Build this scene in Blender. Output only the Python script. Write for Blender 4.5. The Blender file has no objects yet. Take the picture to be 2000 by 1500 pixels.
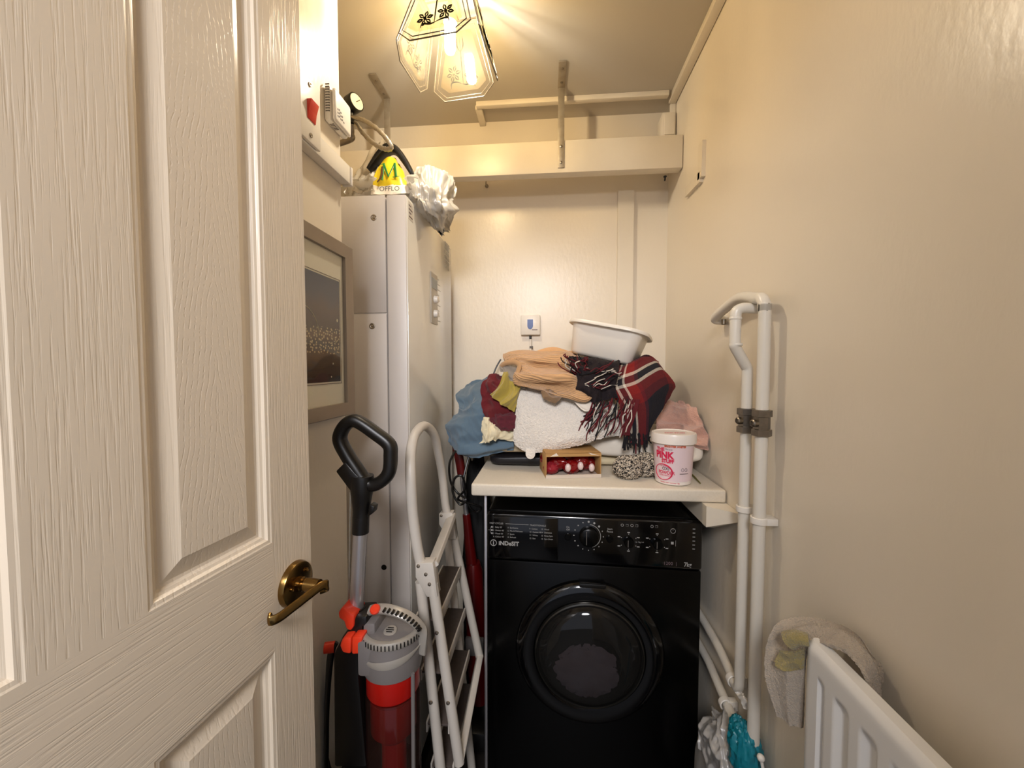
import bpy, bmesh, math, random
from mathutils import Vector, Matrix, Euler, noise
random.seed(7)
SC = bpy.context.scene
COL = SC.collection
PI = math.pi
V = Vector

# ---------------------------------------------------------------- camera
FPX = 780.0
PITCH, YAW = math.radians(2.47), math.radians(5.11)
CAM = V((0, 0, 1.27))
FW = V((-math.sin(YAW)*math.cos(PITCH), math.cos(YAW)*math.cos(PITCH), -math.sin(PITCH)))
RT = V((math.cos(YAW), math.sin(YAW), 0))
DN = FW.cross(RT)
cd = bpy.data.cameras.new('camera'); cam = bpy.data.objects.new('camera', cd); COL.objects.link(cam)
cd.sensor_fit = 'HORIZONTAL'; cd.sensor_width = 36.0; cd.lens = FPX/2000*36
cd.clip_start = 0.01
cam.matrix_world = Matrix(((RT.x, -DN.x, -FW.x, CAM.x), (RT.y, -DN.y, -FW.y, CAM.y), (RT.z, -DN.z, -FW.z, CAM.z), (0, 0, 0, 1)))
SC.camera = cam

# room measurements (metres)
XR, XL, YB, ZC, XA = 0.463, -0.475, 1.63, 2.25, -0.90
YF = -0.02                    # room side of the doorway wall
WTZ, WTY, WTX = 0.952, 1.06, -0.207   # worktop top, front, left edge

def ray(px, py): return FW + RT*((px-1000)/FPX) + DN*((py-750)/FPX)
def at(px, py, Y): r = ray(px, py); return CAM + r*(Y/r.y)
def atX(px, py, X): r = ray(px, py); return CAM + r*(X/r.x)
def atZ(px, py, Z): r = ray(px, py); return CAM + r*((Z-CAM.z)/r.z)
def pxs(n, Y): return n*Y/FPX*1.0     # n pixels at depth Y in metres

# ---------------------------------------------------------------- materials
def lin(h):
    h = h.lstrip('#'); o = []
    for i in (0, 2, 4):
        c = int(h[i:i+2], 16)/255
        o.append(c/12.92 if c <= 0.04045 else ((c+0.055)/1.055)**2.4)
    return (*o, 1)

def nt(name):
    m = bpy.data.materials.new(name); m.use_nodes = True
    t = m.node_tree; t.nodes.clear()
    return m, t, t.nodes, t.links

def N(t, kind, **kw):
    n = t.nodes.new(kind)
    for k, v in kw.items():
        if k in n.inputs: n.inputs[k].default_value = v
        else: setattr(n, k, v)
    return n

def pm(name, hexc, rough=0.5, metal=0.0, amt=0.06, nscale=6.0, bump=0.0, bscale=40.0, stretch=(1, 1, 1), coat=0.0, sheen=0.0, spec=0.5, trans=0.0, alpha=1.0, sss=0.0, hex2=None, coord='Object'):
    m, t, ns, lk = nt(name)
    out = N(t, 'ShaderNodeOutputMaterial'); b = N(t, 'ShaderNodeBsdfPrincipled')
    lk.new(b.outputs[0], out.inputs[0])
    tc = N(t, 'ShaderNodeTexCoord'); mp = N(t, 'ShaderNodeMapping'); mp.inputs['Scale'].default_value = stretch
    lk.new(tc.outputs[coord], mp.inputs[0])
    nz = N(t, 'ShaderNodeTexNoise', Scale=nscale, Detail=4.0); lk.new(mp.outputs[0], nz.inputs['Vector'])
    c = lin(hexc)
    c2 = lin(hex2) if hex2 else tuple(x*(1-amt*2) for x in c[:3])+(1,)
    c1 = c if hex2 else tuple(min(1, x*(1+amt)) for x in c[:3])+(1,)
    mx = N(t, 'ShaderNodeMix', data_type='RGBA'); mx.inputs[6].default_value = c2; mx.inputs[7].default_value = c1
    lk.new(nz.outputs['Fac'], mx.inputs[0]); lk.new(mx.outputs[2], b.inputs['Base Color'])
    b.inputs['Roughness'].default_value = rough; b.inputs['Metallic'].default_value = metal
    b.inputs['Specular IOR Level'].default_value = spec
    b.inputs['Coat Weight'].default_value = coat; b.inputs['Sheen Weight'].default_value = sheen
    b.inputs['Transmission Weight'].default_value = trans; b.inputs['Alpha'].default_value = alpha
    if sheen: b.inputs['Sheen Roughness'].default_value = 0.6
    if bump:
        n2 = N(t, 'ShaderNodeTexNoise', Scale=bscale, Detail=3.0); lk.new(mp.outputs[0], n2.inputs['Vector'])
        bp = N(t, 'ShaderNodeBump', Strength=bump, Distance=0.004); lk.new(n2.outputs['Fac'], bp.inputs['Height']); lk.new(bp.outputs[0], b.inputs['Normal'])
    return m

def film(name, hexc, clear=0.5, transl=0.3, gloss=0.1, rough=0.2, amt=0.1, edge=0.5):
    """thin sheet (glass, plastic film): lets light through without bending it"""
    m, t, ns, lk = nt(name)
    out = N(t, 'ShaderNodeOutputMaterial')
    tr = N(t, 'ShaderNodeBsdfTransparent'); tr.inputs[0].default_value = tuple(0.5+0.5*x for x in lin(hexc)[:3])+(1,)
    df = N(t, 'ShaderNodeBsdfDiffuse'); tl = N(t, 'ShaderNodeBsdfTranslucent'); gl = N(t, 'ShaderNodeBsdfGlossy', Roughness=rough)
    nz = N(t, 'ShaderNodeTexNoise', Scale=30.0); mx = N(t, 'ShaderNodeMix', data_type='RGBA')
    c = lin(hexc); mx.inputs[6].default_value = tuple(x*(1-amt) for x in c[:3])+(1,); mx.inputs[7].default_value = c
    lk.new(nz.outputs['Fac'], mx.inputs[0])
    lk.new(mx.outputs[2], df.inputs[0]); lk.new(mx.outputs[2], tl.inputs[0])
    m1 = N(t, 'ShaderNodeMixShader'); m1.inputs[0].default_value = transl; lk.new(df.outputs[0], m1.inputs[1]); lk.new(tl.outputs[0], m1.inputs[2])
    m2 = N(t, 'ShaderNodeMixShader'); m2.inputs[0].default_value = clear; lk.new(m1.outputs[0], m2.inputs[1]); lk.new(tr.outputs[0], m2.inputs[2])
    fr = N(t, 'ShaderNodeLayerWeight', Blend=0.25); ma = N(t, 'ShaderNodeMath', operation='MULTIPLY_ADD'); ma.inputs[1].default_value = edge; ma.inputs[2].default_value = gloss
    lk.new(fr.outputs['Fresnel'], ma.inputs[0])
    m3 = N(t, 'ShaderNodeMixShader'); lk.new(ma.outputs[0], m3.inputs[0]); lk.new(m2.outputs[0], m3.inputs[1]); lk.new(gl.outputs[0], m3.inputs[2])
    lk.new(m3.outputs[0], out.inputs[0])
    return m

def emis(name, col, strength):
    m, t, ns, lk = nt(name)
    out = N(t, 'ShaderNodeOutputMaterial'); e = N(t, 'ShaderNodeEmission', Strength=strength); e.inputs[0].default_value = (*col, 1)
    lk.new(e.outputs[0], out.inputs[0]); return m

# ---------------------------------------------------------------- mesh builder
XF = {}
def W(o): return XF.get(o.name, Matrix.Identity(4))

class MB:
    def __init__(s, F=None): s.bm = bmesh.new(); s.F = F or Matrix.Identity(4); s.uv = None
    def _merge(s, b, M):
        me = bpy.data.meshes.new('tmp'); b.transform(s.F @ M); b.to_mesh(me); b.free(); s.bm.from_mesh(me); bpy.data.meshes.remove(me)
        return s
    def box(s, c, size, rot=(0, 0, 0), bevel=0.0, seg=2):
        b = bmesh.new(); bmesh.ops.create_cube(b, size=1.0)
        bmesh.ops.scale(b, vec=V(size), verts=b.verts)
        if bevel: bmesh.ops.bevel(b, geom=b.edges[:], offset=bevel, segments=seg, affect='EDGES', profile=0.5)
        return s._merge(b, Matrix.Translation(V(c)) @ Euler(rot).to_matrix().to_4x4())
    def bx(s, x0, x1, y0, y1, z0, z1, bevel=0.0, seg=2):
        return s.box(((x0+x1)/2, (y0+y1)/2, (z0+z1)/2), (abs(x1-x0), abs(y1-y0), abs(z1-z0)), bevel=bevel, seg=seg)
    def grid(s, P, closed_u=False, closed_v=False, uvs=None):
        bm = s.bm; nr, nc = len(P), len(P[0]); F = s.F
        vs = [[bm.verts.new(F @ V(p)) for p in row] for row in P]
        for i in range(nr if closed_v else nr-1):
            for j in range(nc if closed_u else nc-1):
                a, b, c, d = vs[i][j], vs[i][(j+1) % nc], vs[(i+1) % nr][(j+1) % nc], vs[(i+1) % nr][j]
                try: bm.faces.new((a, b, c, d))
                except ValueError: pass
        return vs
    def tube(s, pts, r, n=14, closed=False, sec=(1, 1), up=None, cap=True, sq=1.0):
        pts = [V(p) for p in pts]; m = len(pts)
        rs = r if isinstance(r, (list, tuple)) else [r]*m
        T = []
        for i in range(m):
            if closed: t = pts[(i+1) % m]-pts[i-1]
            else: t = pts[min(i+1, m-1)]-pts[max(i-1, 0)]
            T.append(t.normalized())
        ref = V(up) if up is not None else (V((0, 0, 1)) if abs(T[0].z) < 0.9 else V((0, 1, 0)))
        rings = []; nrm = None
        for i in range(m):
            if up is not None: nn = ref - T[i]*ref.dot(T[i])
            elif nrm is None: nn = ref - T[i]*ref.dot(T[i])
            else: nn = nrm - T[i]*nrm.dot(T[i])
            nn.normalize(); nrm = nn; bb = T[i].cross(nn)
            ring = []
            for k in range(n):
                a = 2*PI*k/n; ca, sa = math.cos(a), math.sin(a)
                if sq != 1.0: ca = math.copysign(abs(ca)**sq, ca); sa = math.copysign(abs(sa)**sq, sa)
                ring.append(pts[i]+nn*(ca*rs[i]*sec[0])+bb*(sa*rs[i]*sec[1]))
            rings.append(ring)
        vs = s.grid(rings, closed_u=True, closed_v=closed)
        if cap and not closed:
            try: s.bm.faces.new(vs[0][::-1]); s.bm.faces.new(vs[-1])
            except ValueError: pass
        return s
    def lathe(s, prof, o, axis=(0, 0, 1), n=32, sx=1.0):
        ax = V(axis).normalized(); a = ax.orthogonal().normalized(); b = ax.cross(a); o = V(o)
        rings = [[o+ax*h+(a*math.cos(2*PI*k/n)+b*math.sin(2*PI*k/n)*sx)*max(r, 1e-5) for k in range(n)] for r, h in prof]
        vs = s.grid(rings, closed_u=True)
        for ring, (r, h) in ((vs[0], prof[0]), (vs[-1], prof[-1])):
            if r > 1e-4:
                try: s.bm.faces.new(ring)
                except ValueError: pass
        return s
    def prism(s, outline, ext, bevel=0.0):
        b = bmesh.new(); e = V(ext)
        v0 = [b.verts.new(V(p)) for p in outline]; v1 = [b.verts.new(V(p)+e) for p in outline]
        b.faces.new(v0); b.faces.new(v1[::-1]); n = len(v0)
        for i in range(n): b.faces.new((v0[i], v1[i], v1[(i+1) % n], v0[(i+1) % n]))
        bmesh.ops.recalc_face_normals(b, faces=b.faces[:])
        if bevel: bmesh.ops.bevel(b, geom=b.edges[:], offset=bevel, segments=2, affect='EDGES', profile=0.5)
        return s._merge(b, Matrix.Identity(4))
    def sack(s, c, rad, nu=40, nv=26, amp=0.2, scale=6.0, seed=0, zmin=None, power=1.0, ridged=True, prof=None, anis=(1, 1, 1)):
        c = V(c); P = []
        for i in range(nv+1):
            th = PI*i/nv; row = []
            for j in range(nu):
                ph = 2*PI*j/nu
                d = V((math.sin(th)*math.cos(ph), math.sin(th)*math.sin(ph), math.cos(th)))
                q = V((d.x*anis[0], d.y*anis[1], d.z*anis[2]))*scale*0.35+V((seed*3.1, seed*1.7, seed*5.3))
                nz = noise.noise(q)
                if ridged: nz = (1-2*abs(nz))*0.6+0.5*(1-2*abs(noise.noise(q*2.3)))*0.6-0.35
                k = 1+amp*nz
                sgn = lambda x: math.copysign(abs(x)**power, x)
                p = c+V((sgn(d.x)*rad[0]*k, sgn(d.y)*rad[1]*k, sgn(d.z)*rad[2]*k))
                if zmin is not None and p.z < zmin: p.z = zmin
                row.append(p)
            P.append(row)
        s.grid(P, closed_u=True); bmesh.ops.remove_doubles(s.bm, verts=s.bm.verts[:], dist=1e-6)
        return s
    def build(s, name, mat, parent=None, angle=40, label=None, noflip=False, mods=None, mats=None):
        bm = s.bm
        if not noflip: bmesh.ops.recalc_face_normals(bm, faces=bm.faces[:])
        me = bpy.data.meshes.new(name)
        pw = W(parent) if parent else Matrix.Identity(4)
        pts = [v.co for v in bm.verts]
        lo = V([min(p[i] for p in pts) for i in range(3)]); hi = V([max(p[i] for p in pts) for i in range(3)])
        R = pw.to_3x3().normalized().to_4x4()
        Wm = Matrix.Translation((lo+hi)/2) @ R
        bm.transform(Wm.inverted()); bm.to_mesh(me); bm.free()
        for p in me.polygons: p.use_smooth = True
        try: me.set_sharp_from_angle(angle=math.radians(angle))
        except Exception: pass
        for mm in (mats or [mat]): me.materials.append(mm)
        o = bpy.data.objects.new(name, me); COL.objects.link(o)
        if parent: o.parent = parent
        o.matrix_basis = pw.inverted() @ Wm
        XF[o.name] = Wm
        if label: o['label'] = label
        return o

def thing(name, label, cat, loc=(0, 0, 0), rotz=0.0, group=None, rot=None):
    o = bpy.data.objects.new(name, None); COL.objects.link(o); o.empty_display_size = 0.05
    M = Matrix.Translation(V(loc)) @ (Euler(rot).to_matrix().to_4x4() if rot else Matrix.Rotation(rotz, 4, 'Z'))
    o.matrix_basis = M; XF[o.name] = M
    return tag(o, label, cat, group)
def tag(o, label, cat, group=None):
    o['label'] = label; o['category'] = cat
    if group: o['group'] = group
    return o
def struct(o, label=None, cat=None):
    o['kind'] = 'structure'
    if label: o['label'] = label
    if cat: o['category'] = cat
    return o

def cr(p0, p1, p2, p3, t):
    return 0.5*((2*p1)+(p2-p0)*t+(2*p0-5*p1+4*p2-p3)*t*t+(3*p1-p0-3*p2+p3)*t*t*t)
def spline(pts, n, closed=False):
    pts = [V(p) for p in pts]; m = len(pts); out = []
    segs = m if closed else m-1
    for i in range(n if closed else n+1):
        f = i/n*segs; k = min(int(f), segs-1); t = f-k
        g = (lambda a: pts[a % m]) if closed else (lambda a: pts[max(0, min(m-1, a))])
        out.append(cr(g(k-1), g(k), g(k+1), g(k+2), t))
    return out

def cloth_pts(rows, nu, nv):
    R = [spline(r, nu) for r in rows]
    cols = [spline([R[i][j] for i in range(len(R))], nv) for j in range(nu+1)]
    return [[cols[j][i] for j in range(nu+1)] for i in range(nv+1)]

def cloth(name, rows, mat, parent=None, nu=44, nv=40, thick=0.004, folds=(), fuzz=0.0, seed=0, pix=True, label=None, fray=0.0, ret=False):
    """sheet through a net of control points; folds = (amplitude, u-frequency, v-frequency)"""
    rows = [[at(*p) if pix else V(p) for p in r] for r in rows]
    P = cloth_pts(rows, nu, nv)
    Q = [[None]*(nu+1) for _ in range(nv+1)]; Nn = [[None]*(nu+1) for _ in range(nv+1)]
    for i in range(nv+1):
        for j in range(nu+1):
            du = P[i][min(j+1, nu)]-P[i][max(j-1, 0)]; dv = P[min(i+1, nv)][j]-P[max(i-1, 0)][j]
            n = du.cross(dv)
            n = n.normalized() if n.length > 1e-12 else V((0, -1, 0))
            if n.dot(CAM-P[i][j]) < 0: n = -n
            Nn[i][j] = n
    s0 = Nn[nv//2][nu//2]
    for i in range(nv+1):
        for j in range(nu+1):
            u, v = j/nu, i/nv; d = 0
            for (a, fu, fv) in folds:
                q = V((u*fu, v*fv, seed*7.3+a*100)); z = noise.noise(q)
                d += a*((1-abs(z)*2)-0.45)
            if fuzz: d += fuzz*noise.noise(P[i][j]*420)
            Q[i][j] = P[i][j]+Nn[i][j]*d
    if ret: return Q, Nn
    mb = MB(); bm = mb.bm; uvl = bm.loops.layers.uv.new('UVMap')
    A = [[bm.verts.new(Q[i][j]) for j in range(nu+1)] for i in range(nv+1)]
    B = [[bm.verts.new(Q[i][j]-Nn[i][j]*thick) for j in range(nu+1)] for i in range(nv+1)]
    uvd = {}
    for i in range(nv+1):
        for j in range(nu+1): uvd[A[i][j]] = uvd[B[i][j]] = (j/nu, i/nv)
    def f(*vs):
        try:
            fc = bm.faces.new(vs)
            for l in fc.loops: l[uvl].uv = uvd[l.vert]
        except ValueError: pass
    for i in range(nv):
        for j in range(nu):
            f(A[i][j], A[i][j+1], A[i+1][j+1], A[i+1][j]); f(B[i][j], B[i+1][j], B[i+1][j+1], B[i][j+1])
    for j in range(nu):
        f(A[0][j], B[0][j], B[0][j+1], A[0][j+1]); f(A[nv][j], A[nv][j+1], B[nv][j+1], B[nv][j])
    for i in range(nv):
        f(A[i][0], A[i+1][0], B[i+1][0], B[i][0]); f(A[i][nu], B[i][nu], B[i+1][nu], A[i+1][nu])
    return mb.build(name, mat, parent, angle=70, label=label)

def text(name, body, M, size, mat, parent, ext=0.0003, align='LEFT', warp=None, bold=0.0, sx=1.0):
    """lettering; M maps (x right, y up, z out) to the world, warp bends it"""
    cu = bpy.data.curves.new('t', 'FONT'); cu.body = body; cu.size = size; cu.extrude = ext; cu.align_x = align; cu.offset = bold; cu.resolution_u = 3
    to = bpy.data.objects.new('t', cu); COL.objects.link(to)
    dg = bpy.context.evaluated_depsgraph_get(); me = bpy.data.meshes.new_from_object(to.evaluated_get(dg))
    bpy.data.objects.remove(to); bpy.data.curves.remove(cu)
    mb = MB(); mb.bm.from_mesh(me); bpy.data.meshes.remove(me)
    for v in mb.bm.verts:
        v.co.x *= sx
        v.co = V(warp(v.co)) if warp else M @ v.co
    return mb.build(name, mat, parent, noflip=True)
# ---------------------------------------------------------------- material library
M = {}
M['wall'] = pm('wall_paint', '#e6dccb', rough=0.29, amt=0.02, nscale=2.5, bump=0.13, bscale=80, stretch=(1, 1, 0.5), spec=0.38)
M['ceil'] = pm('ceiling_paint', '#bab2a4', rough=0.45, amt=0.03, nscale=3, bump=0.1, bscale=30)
M['floor'] = pm('dark_floor', '#1c1714', rough=0.55, amt=0.3, nscale=8, bump=0.2, bscale=60)
M['trim'] = pm('trim_paint', '#e2d8c6', rough=0.4, amt=0.04, nscale=8, bump=0.12, bscale=50)
M['steel'] = pm('worn_steel', '#b9b0a0', rough=0.45, metal=0.6, amt=0.2, nscale=40, hex2='#8a7e6c')
M['screw'] = pm('screw_metal', '#9c9284', rough=0.35, metal=0.9, amt=0.15)
M['dark'] = pm('black_plastic', '#0c0a09', rough=0.38, amt=0.2)
M['white_pl'] = pm('white_plastic', '#e6e0d6', rough=0.32, amt=0.02)
M['grey_pl'] = pm('grey_mark', '#6f6a64', rough=0.6)
M['red_sw'] = pm('red_rocker', '#d8321e', rough=0.3, amt=0.05)
M['brass'] = pm('antique_brass', '#8d6f40', rough=0.22, metal=1.0, amt=0.15, nscale=30)
M['braid'] = pm('braided_steel', '#b8b0a2', rough=0.35, metal=0.85, amt=0.25, nscale=300)
M['pipe'] = pm('painted_pipe', '#dcd6ca', rough=0.32, amt=0.03, nscale=12, bump=0.1, bscale=60)
M['valve'] = pm('nickel_valve', '#8d8478', rough=0.3, metal=0.95, amt=0.25, nscale=60)
M['rad'] = pm('radiator_enamel', '#dcdad6', rough=0.25, amt=0.02)
M['boiler_side'] = pm('boiler_grey_panel', '#cbc4be', rough=0.42, metal=0.0, amt=0.03)
M['boiler_front'] = pm('boiler_white_front', '#d9d5cc', rough=0.16, amt=0.02, coat=0.4)
M['black_gloss'] = pm('black_gloss', '#050506', rough=0.12, amt=0.2, coat=0.3)
M['black_case'] = pm('black_case', '#040404', rough=0.25, spec=0.25, amt=0.2)
M['print_w'] = pm('panel_print', '#9a9894', rough=0.6, amt=0.05)
M['chrome'] = pm('chrome', '#c9c6c0', rough=0.12, metal=1.0, amt=0.05)
M['alu'] = pm('brushed_aluminium', '#cfccce', rough=0.32, metal=0.85, amt=0.06)
M['orange'] = pm('orange_red_plastic', '#dc3a1e', rough=0.32, amt=0.05)
M['vac_grey'] = pm('grey_plastic', '#6f6a68', rough=0.4, amt=0.05)
M['vac_silver'] = pm('silver_plastic', '#a9a39a', rough=0.35, metal=0.35, amt=0.05)
M['vac_red'] = pm('red_filter', '#a8120a', rough=0.35, amt=0.1)
M['ladder'] = pm('white_ladder_paint', '#c4bdb3', rough=0.4, amt=0.05, nscale=20, bump=0.08)
M['red_deep'] = pm('deep_red_plastic', '#5a0a0a', rough=0.3, amt=0.1)
M['worktop'] = pm('worktop_laminate', '#e4dbcb', rough=0.32, amt=0.04, nscale=220, hex2='#d3c8b5')
M['tubw'] = pm('tub_plastic', '#e8e0d8', rough=0.3, amt=0.02)
M['pink'] = pm('pink_print', '#d2204c', rough=0.45, amt=0.05)
M['palepink'] = pm('pale_pink_label', '#e3cdd0', rough=0.4, amt=0.03)
M['darktxt'] = pm('grey_print', '#6b5a5c', rough=0.5, amt=0.05)
M['orangetxt'] = pm('orange_print', '#c8582a', rough=0.5)
M['card'] = pm('cardboard', '#b58a52', rough=0.75, amt=0.08, nscale=30, bump=0.1, bscale=200)
M['card_in'] = pm('cardboard_liner', '#cdbfb0', rough=0.7, amt=0.05)
M['navy'] = pm('blue_drop', '#1b3f86', rough=0.3)

# ---------------------------------------------------------------- the room
def slab(name, x0, x1, y0, y1, z0, z1, mat, **k):
    return struct(MB().bx(x0, x1, y0, y1, z0, z1).build(name, M[mat]), **k)
slab('floor', XA-0.1, XR+0.1, -1.6, YB+0.1, -0.1, 0, 'floor')
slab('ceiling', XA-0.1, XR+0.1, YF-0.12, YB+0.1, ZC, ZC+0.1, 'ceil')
slab('wall_back', XA-0.1, XR+0.1, YB, YB+0.1, 0, ZC, 'wall')
slab('wall_right', XR, XR+0.1, YF-0.12, YB, 0, ZC, 'wall')
slab('wall_left', XA-0.1, XL, YF-0.12, 0.897, 0, ZC, 'wall')        # thick pier; the boiler stands in the recess behind it
slab('wall_alcove', XA-0.1, XA, 0.897, YB, 0, ZC, 'wall')
mb = MB(); mb.bx(0.20, XR, YF-0.12, YF, 0, ZC); mb.bx(XL, 0.20, YF-0.12, YF, 2.02, ZC)
struct(mb.build('wall_front', M['wall']))
slab('trim_1', atX(1207, 500, 0.27).x*0+at(1206, 500, YB-0.018).x, at(1237, 500, YB-0.018).x, YB-0.018, YB, 0.0, 1.955, 'trim', label='painted vertical pipe boxing on the back wall')
# conduit in the corner of ceiling and right wall, and the batten along the ceiling
mb = MB(); mb.bx(XR-0.028, XR-0.002, YF, 1.545, ZC-0.022, ZC, bevel=0.002)
struct(mb.build('trim_2', M['trim']), 'painted cable conduit in the corner between ceiling and right wall')
mb = MB(); mb.bx(-0.268, 0.425, 1.50, 1.522, ZC-0.018, ZC, bevel=0.002); mb.bx(-0.275, -0.25, 1.522, YB, ZC-0.016, ZC, bevel=0.002)
struct(mb.build('trim_3', M['trim']), 'thin painted batten along the ceiling near the back wall')

# ---------------------------------------------------------------- hung beam, brackets, small fixings
BY = 1.455
mb = MB(); mb.bx(XA, XR-0.002, BY, BY+0.042, 1.957, 2.069, bevel=0.003)
tag(mb.build('wooden_beam', M['trim']), 'long cream painted wooden plank hung on brackets across the back of the cupboard', 'beam')

def bracket(px, label, twist=0.0):
    x = at(px, 250, BY).x
    r = thing('angle_bracket', label, 'bracket', (x, BY, 1.975), group='steel angle brackets holding the hung plank')
    mb = MB(); mb.bx(x-0.011, x+0.011, BY-0.0045, BY-0.0005, 1.972, ZC-0.004, bevel=0.0008)
    mb.build('strap', M['steel'], r)
    mb = MB(); mb.bx(x-0.0125, x+0.0125, BY-0.125, BY-0.0005, ZC-0.0045, ZC-0.0005, bevel=0.0008)
    mb.build('foot', M['steel'], r)
    for z in (1.99, 2.045): MB().lathe([(0.0045, 0), (0.0045, 0.002), (0.0025, 0.003), (0, 0.003)], (x, BY-0.0045, z), (0, -1, 0), n=12).build('screw', M['screw'], r)
    for y in (BY-0.03, BY-0.095): MB().lathe([(0.0045, 0), (0.0045, 0.002), (0.0025, 0.003), (0, 0.003)], (x, y, ZC-0.0045), (0, 0, -1), n=12).build('screw', M['screw'], r)
    return r
bracket(1096, 'steel angle bracket hanging the plank, the one in the middle of the plank')
bracket(757, 'steel angle bracket hanging the plank above the boiler and the carrier bag')

# junction box on the end of the conduit
jb = thing('junction_box', 'small painted junction box in the top right corner above the hung plank', 'junction box', (XR, 1.56, 2.12))
MB().bx(XR-0.052, XR-0.002, 1.535, 1.60, 2.10, 2.195, bevel=0.006).build('box_body', M['trim'], jb)
MB().bx(XR-0.045, XR-0.008, 1.530, 1.535, 2.112, 2.185, bevel=0.002).build('lid', M['trim'], jb)
MB().tube(spline([(XR-0.025, 1.56, 2.10), (XR-0.027, 1.557, 2.085), (XR-0.022, 1.56, 2.068)], 10), 0.0045).build('cable', M['white_pl'], jb)
mb = MB(); mb.bx(XR-0.02, XR-0.001, 1.545, 1.56, 2.195, 2.232, bevel=0.002); mb.build('conduit_entry', M['trim'], jb)

# elbow strip left on the right wall
es = MB()
a = atX(1376, 278, XR); b = atX(1374, 345, XR); c = atX(1345, 376, XR)
def strip(p, q, w):
    d = (q-p).normalized(); s = d.cross(V((1, 0, 0)))*w/2
    es.prism([p+s, q+s, q-s, p-s], (-0.012, 0, 0))
strip(a, b+(b-a)*0.05, 0.032); strip(b, c, 0.030)
tag(es.build('cover_strip', M['trim']), 'short bent painted strip stuck on the right wall near the plank end', 'strip')

# hooks under the beam
p = at(951, 364, YB)
hk = MB(); hk.lathe([(0.007, 0), (0.007, 0.004), (0.003, 0.006)], p, (0, -1, 0), n=14)
hk.tube(spline([p+V((0, -0.004, 0)), p+V((0, -0.018, -0.004)), p+V((0, -0.024, 0.002)), p+V((0, -0.022, 0.009))], 12), 0.0026, n=8)
tag(hk.build('wall_hook', M['steel']), 'small metal cup hook on the back wall under the plank', 'hook')
p = at(1299, 345, BY+0.06)
hk = MB(); hk.tube(spline([V((p.x, p.y, 1.9585)), V((p.x, p.y, 1.945)), V((p.x-0.004, p.y-0.012, 1.938)), V((p.x-0.004, p.y-0.018, 1.948))], 12), 0.003, n=8)
hk.lathe([(0.006, 0), (0.006, -0.003)], V((p.x, p.y, 1.957)), (0, 0, 1), n=12)
tag(hk.build('screw_hook', M['dark']), 'tiny dark screw hook under the right end of the plank', 'hook')

# ---------------------------------------------------------------- the open panelled door
ang = math.radians(5.0)
du = V((math.sin(ang), math.cos(ang), 0)); dnn = V((math.cos(ang), -math.sin(ang), 0))
DE = at(600, 750, 0.61); DE.z = 0
DWD, DHT, DTH = 0.61, 1.98, 0.035
DH = DE-du*DWD
DM = Matrix(((du.x, -dnn.x, 0, DH.x), (du.y, -dnn.y, 0, DH.y), (0, 0, 1, 0.008), (0, 0, 0, 1)))

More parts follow.
